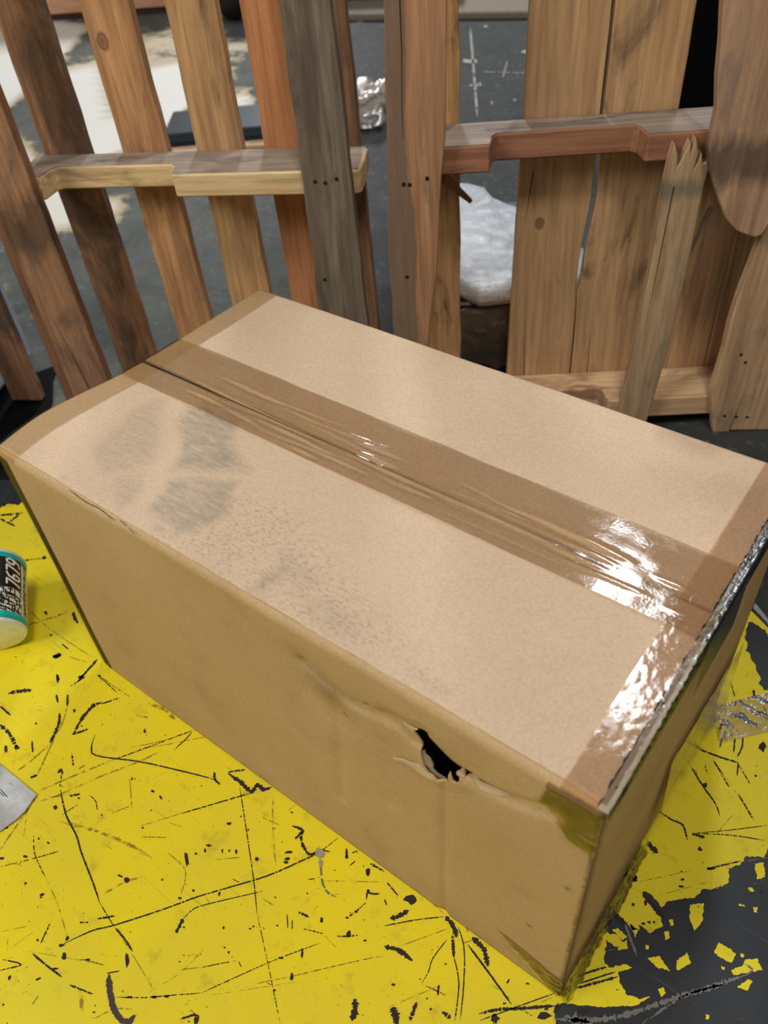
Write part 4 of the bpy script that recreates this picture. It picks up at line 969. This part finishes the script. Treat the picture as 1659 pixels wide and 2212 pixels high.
# ------------------------------------------------------------------ worn white card at left
def card():
    q = [(-150, 1545), (0, 1650), (75, 1712), (79, 1716), (72, 1725), (55, 1750), (35, 1770), (0, 1795), (-150, 1860)]
    p = [tuple(on_z(x, y, .003)[:2]) for x, y in q]
    t = NT('worn_white_plastic'); f = t.noise(t.co((40, 40, 40)), 1, 7, .7); g = t.noise(t.co((14, 14, 14)), 1, 6, .7)
    col = t.mix(t.ramp(f, [(.35, 0.), (.7, 1.)]), srgb(200, 206, 208), srgb(160, 160, 156)); col = t.mix(t.ramp(g, [(.5, 0.), (.66, .75)]), col, srgb(128, 112, 92))
    t.l(col, t.b.inputs['Base Color']); t.b.inputs['Roughness'].default_value = .45; t.bump(f, .3, .001)
    c0 = np.mean(p, 0); root = empty('plastic_card', (c0[0], c0[1], 0)); tag(root, 'dirty white plastic card with rounded corner at the left edge', 'card')
    prism('card_body', [(x - c0[0], y - c0[1]) for x, y in p], 'z', .0014, .0030, t.m, root, .0005)
    s = Strips(.0033)
    for a in (([(0, 1704), (8, 1713), (16, 1722)], 2.4), ([(-6, 1706), (2, 1714), (9, 1720)], 2.), ([(-14, 1690), (-4, 1700)], 2.2), ([(20, 1690), (28, 1697)], .8)): s.line(a[0], a[1], 0, jit=.2)
    V = [(v[0] - c0[0], v[1] - c0[1], .0032) for v in s.V]; mesh('green_print', V, s.F, plain('print_green', srgb(54, 98, 96), .5), root)
card()

# ------------------------------------------------------------------ things on the floor behind
def lumpy_box(name, lo, hi, mat, parent=None, rz=0, loc=(0, 0, 0), amp=.01, seed=0, sub=5, rnd_=.03, fr=14, smooth=True):
    bm = bmesh.new(); bmesh.ops.create_cube(bm, size=1)
    bmesh.ops.subdivide_edges(bm, edges=bm.edges[:], cuts=2 ** sub - 1 if sub < 5 else 23, use_grid_fill=True)
    c = (np.array(lo) + np.array(hi)) / 2; s_ = np.array(hi) - np.array(lo)
    for v in bm.verts:
        p = np.array(v.co) * s_; h = s_ / 2 - rnd_; q = np.clip(p, -h, h); d = p - q; Ld = np.linalg.norm(d)
        if Ld > 1e-6: p = q + d / Ld * rnd_
        nn = p / np.linalg.norm(p); k = amp * (abs(nz(p[0] * fr, p[1] * fr, p[2] * fr + seed)) * 1.6 - .5 + .4 * nz(p[0] * fr * 3, p[1] * fr * 3, p[2] * fr * 3 + seed))
        v.co = Vector(p + nn * k + c)
    me = bpy.data.meshes.new(name); bm.to_mesh(me); bm.free(); me.materials.append(mat)
    me.polygons.foreach_set('use_smooth', [smooth] * len(me.polygons))
    o = bpy.data.objects.new(name, me); COL.objects.link(o); o.location = loc; o.rotation_euler = (0, 0, rz)
    if parent: o.parent = parent
    return o
# black crate with white plastic-wrapped parcel, seen between the boards of the right pallet
aR = math.radians(36.5); Dv = np.array([math.cos(aR), math.sin(aR)]); Bv = np.array([-math.sin(aR), math.cos(aR)]); QR = np.array([-.21153, .94989])
def pr(u, b): return QR + Dv * u + Bv * b
M_blkpl = plain('black_plastic', srgb(22, 22, 24), .45, bumpy=.2)
ct = pr(-.33, .395)
root = empty('black_bin', (ct[0], ct[1], FLOOR), aR); tag(root, 'black plastic bin on the floor behind the right pallet, under the white parcel', 'bin')
hb = .152
box('bin_wall', (-.20, -.20, 0.0), (.24, -.19, hb), M_blkpl, root, .003); box('bin_wall', (-.20, .19, 0.0), (.24, .20, hb), M_blkpl, root, .003)
box('bin_wall', (-.20, -.19, 0.0), (-.19, .19, hb), M_blkpl, root, .003); box('bin_wall', (.23, -.19, 0.0), (.24, .19, hb), M_blkpl, root, .003)
box('bin_lid', (-.205, -.205, hb), (.245, .205, hb + .012), M_blkpl, root, .004)
def parcel():
    t = NT('white_bubble_wrap'); f = t.noise(t.co((38, 38, 38)), 1, 6, .7, .5)
    t.b.inputs['Base Color'].default_value = srgb(226, 230, 238); t.b.inputs['Roughness'].default_value = .18; t.b.inputs['Specular IOR Level'].default_value = .6
    t.bump(f, .9, .012)
    z0 = FLOOR + hb + .013
    P = [on_z(x, y, z0 + .035)[:2] for x, y in [(955, 392), (1010, 396), (1045, 405), (1062, 428), (1100, 446), (1125, 452), (1200, 500), (1262, 538), (1262, 596), (1115, 618), (1060, 624), (1035, 626), (990, 606), (930, 590), (925, 480)]]
    c0 = np.mean(P, 0); n = len(P); V = []; F = []
    rings = [(.97, .0), (1.0, .012), (1.01, .025), (.99, .035), (.94, .04), (.8, .044), (.6, .046), (.4, .046), (.2, .046)]
    m_ = 6; R2 = []
    for i in range(n):
        for k in range(m_): R2.append(P[i] + (P[(i + 1) % n] - P[i]) * k / m_)
    N2 = len(R2)
    for s_, z in rings:
        for q in R2:
            d = (q - c0) * s_; V.append((d[0], d[1], z + (.012 * nz((d[0]) * 14, d[1] * 14, 2) if z > .04 else 0)))
    for k in range(len(rings) - 1):
        for i in range(N2): j = (i + 1) % N2; F.append((k * N2 + i, k * N2 + j, (k + 1) * N2 + j, (k + 1) * N2 + i))
    V.append((0, 0, .046)); c_ = len(V) - 1
    for i in range(N2): F.append(((len(rings) - 1) * N2 + i, (len(rings) - 1) * N2 + (i + 1) % N2, c_))
    F.append(list(range(N2 - 1, -1, -1)))
    o = mesh('wrapped_parcel', V, F, t.m, None, True); o.location = (c0[0], c0[1], z0)
    tag(o, 'white plastic-wrapped parcel lying on the black bin behind the right pallet', 'parcel')
    # clear film hanging down over the bin
    fm = make_tape('clear_film', (.72, .73, .74, 1), .15, (30, 30, 30), .9, haze=.14)
    def fn(u, v):
        x = -.19 + u * .34; drop = .07 + .05 * math.sin(u * 3.14) + .02 * nz(u * 5, 1)
        return (x + .01 * nz(u * 6, v * 3, 4), -.209 - .012 * abs(nz(u * 9, v * 4, 2)) , hb + .006 - v * drop)
    v, f = grid(fn, 40, 16); o = mesh('film_sheet', v, f, fm, None, True); o.location = root.location; o.rotation_euler = (0, 0, aR)
    tag(o, 'clear plastic film hanging over the front of the black bin', 'film')
parcel()
# crumpled clump of clear plastic
q = on_z(798, 262, FLOOR)
cl = lumpy_box('plastic_clump', (-.07, -.10, -.02), (.07, .10, .075), make_tape('crumpled_film', (.85, .88, .92, 1), .1, (40, 40, 40), 1., haze=.45), loc=(q[0], q[1], FLOOR + .025), rz=.4, amp=.03, seed=3, rnd_=.03, fr=16)
tag(cl, 'crumpled clump of clear plastic film on the floor between the two pallets', 'film')
# dark blue slab box behind left pallet
a_ = on_z(360, 327, FLOOR); b_ = on_z(568, 309, FLOOR); c_ = on_z(361, 262, FLOOR + .05); d_ = (b_ - a_)[:2]; ang = math.atan2(d_[1], d_[0]); dep = .215
root = empty('dark_case', (a_[0], a_[1], FLOOR), ang); tag(root, 'flat dark blue case on the floor behind the left pallet', 'case')
Ld = np.linalg.norm(d_) + .12; M_nav = plain('navy_plastic', srgb(36, 52, 64), .4); M_nav2 = plain('navy_dark', srgb(20, 26, 34), .5)
box('case_base', (0, 0, 0.0), (Ld, dep, .018), M_nav2, root, .003); box('case_lid', (0, 0, .019), (Ld, dep, .05), M_nav, root, .004)
sl = box('timber_batten', (-.05, -.055, 0), (Ld + .1, -.010, .014), wood(srgb(186, 150, 112), srgb(160, 120, 84), 90, .1, axis='x'), None, .002)
sl.location = (a_[0], a_[1], FLOOR); sl.rotation_euler = (0, 0, ang); tag(sl, 'pale wooden batten on the floor in front of the dark blue case', 'batten')
# brown carton far at the top left
a_ = on_z(-160, 66, FLOOR); b_ = on_z(420, 26, FLOOR); d_ = (b_ - a_)[:2]; ang = math.atan2(d_[1], d_[0]); Ld = np.linalg.norm(d_)
root = empty('plywood_crate', (a_[0], a_[1], FLOOR), ang); tag(root, 'orange brown wooden crate far behind the left pallet', 'crate')
M_ply = wood(srgb(196, 134, 92), srgb(178, 116, 78), 93, .15, srgb(150, 90, 62), axis='x'); M_plyd = plain('crate_base_shade', srgb(70, 58, 48), .8)  # dark base colour stands in for the shadow line under the crate
box('crate_base', (0.01, .02, 0), (Ld, .7, .03), M_plyd, root); box('crate_front', (0, 0, .03), (Ld, .02, .5), M_ply, root, .002)
box('crate_side', (0, .02, .03), (.02, .7, .5), M_ply, root, .002); box('crate_side', (Ld - .02, .02, .03), (Ld, .7, .5), M_ply, root, .002); box('crate_back', (0, .7, .03), (Ld, .72, .5), M_ply, root, .002)
box('crate_lid', (0, 0, .5), (Ld, .72, .52), M_ply, root, .002)
# rubber tyre peeping at the top
def torus(name, R1, r1, mat, parent, loc, rot, n=40, m_=16):
    v = [((R1 + r1 * math.cos(b / m_ * 6.2832)) * math.cos(a / n * 6.2832), (R1 + r1 * math.cos(b / m_ * 6.2832)) * math.sin(a / n * 6.2832), r1 * math.sin(b / m_ * 6.2832)) for a in range(n) for b in range(m_)]
    f = [(a * m_ + b, ((a + 1) % n) * m_ + b, ((a + 1) % n) * m_ + (b + 1) % m_, a * m_ + (b + 1) % m_) for a in range(n) for b in range(m_)]
    o = mesh(name, v, f, mat, parent, True); o.location = loc; o.rotation_euler = rot; return o
q = on_z(505, 42, FLOOR); M_rub = plain('black_rubber', srgb(20, 20, 22), .6)
root = empty('cart_wheel', (q[0], q[1], FLOOR), -.25); tag(root, 'black rubber wheel on the floor at the top left of centre', 'wheel')
torus('tyre', .13, .055, M_rub, root, (0, 0, .185), (math.pi / 2, 0, 0))
v = [(0, 0, 0)]; 
o = prism('hub', [(.09 * math.cos(i / 20 * 6.2832), .185 + .09 * math.sin(i / 20 * 6.2832)) for i in range(20)], 'y', -.03, .03, M_blkpl, root, .004)
q = on_z(800, 16, FLOOR)
root = empty('black_crate', (q[0], q[1], FLOOR), .5); tag(root, 'low black crate on the floor at the top, behind the gap between the pallets', 'crate')
box('crate_shell', (-.35, 0, 0.0), (.35, .5, .22), M_blkpl, root, .02); box('crate_rim', (-.37, -.02, .22), (.37, .52, .26), M_blkpl, root, .01)
# pale sill strip across the floor
a_ = on_z(720, 48, FLOOR); b_ = on_z(1180, 42, FLOOR); d_ = (b_ - a_)[:2]; ang = math.atan2(d_[1], d_[0]); Ld = np.linalg.norm(d_)
sb = box('floor_sill', (-.2, 0, 0), (Ld + .3, .55, .03), plain('sandy_concrete', srgb(128, 116, 98), .8, bumpy=.8), None, .006); sb.location = (a_[0], a_[1], FLOOR); sb.rotation_euler = (0, 0, ang)
tag(sb, 'pale sandy concrete sill across the floor far behind the pallets', 'sill')
# white marks on the dark floor
mk = Strips(FLOOR + .002)
mk.line([(1016, 60), (1020, 110), (1023, 150), (1027, 200), (1031, 252)], 4, .12, jit=.6); mk.line([(1000, 131), (1016, 132), (1031, 133)], 8, 0, jit=.2); mk.line([(1014, 185), (1040, 182)], 7, .2, jit=.6); mk.line([(1086, 168), (1096, 132)], 2.5, 0)
mk.line([(1126, 112), (1145, 110)], 6, 0, jit=.3); mk.line([(1040, 155), (1140, 158)], 1.5, .3); mk.blob(1050, 57, 5, 3); mk.blob(1112, 216, 3, 3); mk.blob(1062, 222, 2, 4)
o = mesh('floor_marks', mk.V, mk.F, plain('chalk_marks', srgb(164, 162, 150), .8)); tag(o, 'white paint marks on the dark floor behind the right pallet', 'marks', kind='stuff')
# big black tote behind right pallet
ct = pr(.34, 1.35)
root = empty('storage_tote', (ct[0], ct[1], FLOOR), aR); tag(root, 'tall black plastic tote far behind the right pallet', 'tote')
M_jet = plain('jet_black_plastic', srgb(8, 8, 9), .7, spec=.1)
prism('tote_body', [(-.30, 0), (.55, 0), (.58, .9), (-.33, .9)], 'y', -.35, .25, M_jet, root, .02); box('tote_lid', (-.35, -.37, .9), (.6, .27, .93), M_jet, root, .008)
# white tub and black mat, left
p1 = on_z(82, 772, FLOOR + .004)[:2]; p2 = on_z(16, 852, FLOOR + .004)[:2]
M_wht = plain('white_enamel', srgb(186, 196, 210), .4)
dv = (p1 - p2) / np.linalg.norm(p1 - p2); nv = np.array([-dv[1], dv[0]]); ang = math.atan2(dv[1], dv[0])
root = empty('white_cabinet', (p2[0], p2[1], FLOOR), ang); tag(root, 'white box-shaped cabinet standing on a black mat at the left edge', 'cabinet')
Lw = np.linalg.norm(p1 - p2)
box('cabinet_body', (-.22, .0, .012), (Lw, .34, .30), M_wht, root, .012); box('cabinet_panel', (-.20, -.006, .03), (Lw - .03, .0, .28), M_wht, root, .003)
box('cabinet_lid', (-.225, -.004, .301), (Lw + .005, .345, .32), M_wht, root, .004)
q = [(-260, 830), (-60, 800), (30, 778), (80, 802), (124, 786), (113, 815), (112, 860), (98, 905), (60, 960), (30, 1045), (-260, 1130)]
P = [tuple(on_z(x, y, FLOOR + .01)[:2]) for x, y in q]
c0 = np.mean(P, 0); o = prism('rubber_mat', [(x - c0[0], y - c0[1]) for x, y in P], 'z', 0.0005, .01, M_jet, None, .003); o.location = (c0[0], c0[1], FLOOR)
tag(o, 'black rubber mat on the floor under the white cabinet at the left', 'mat')
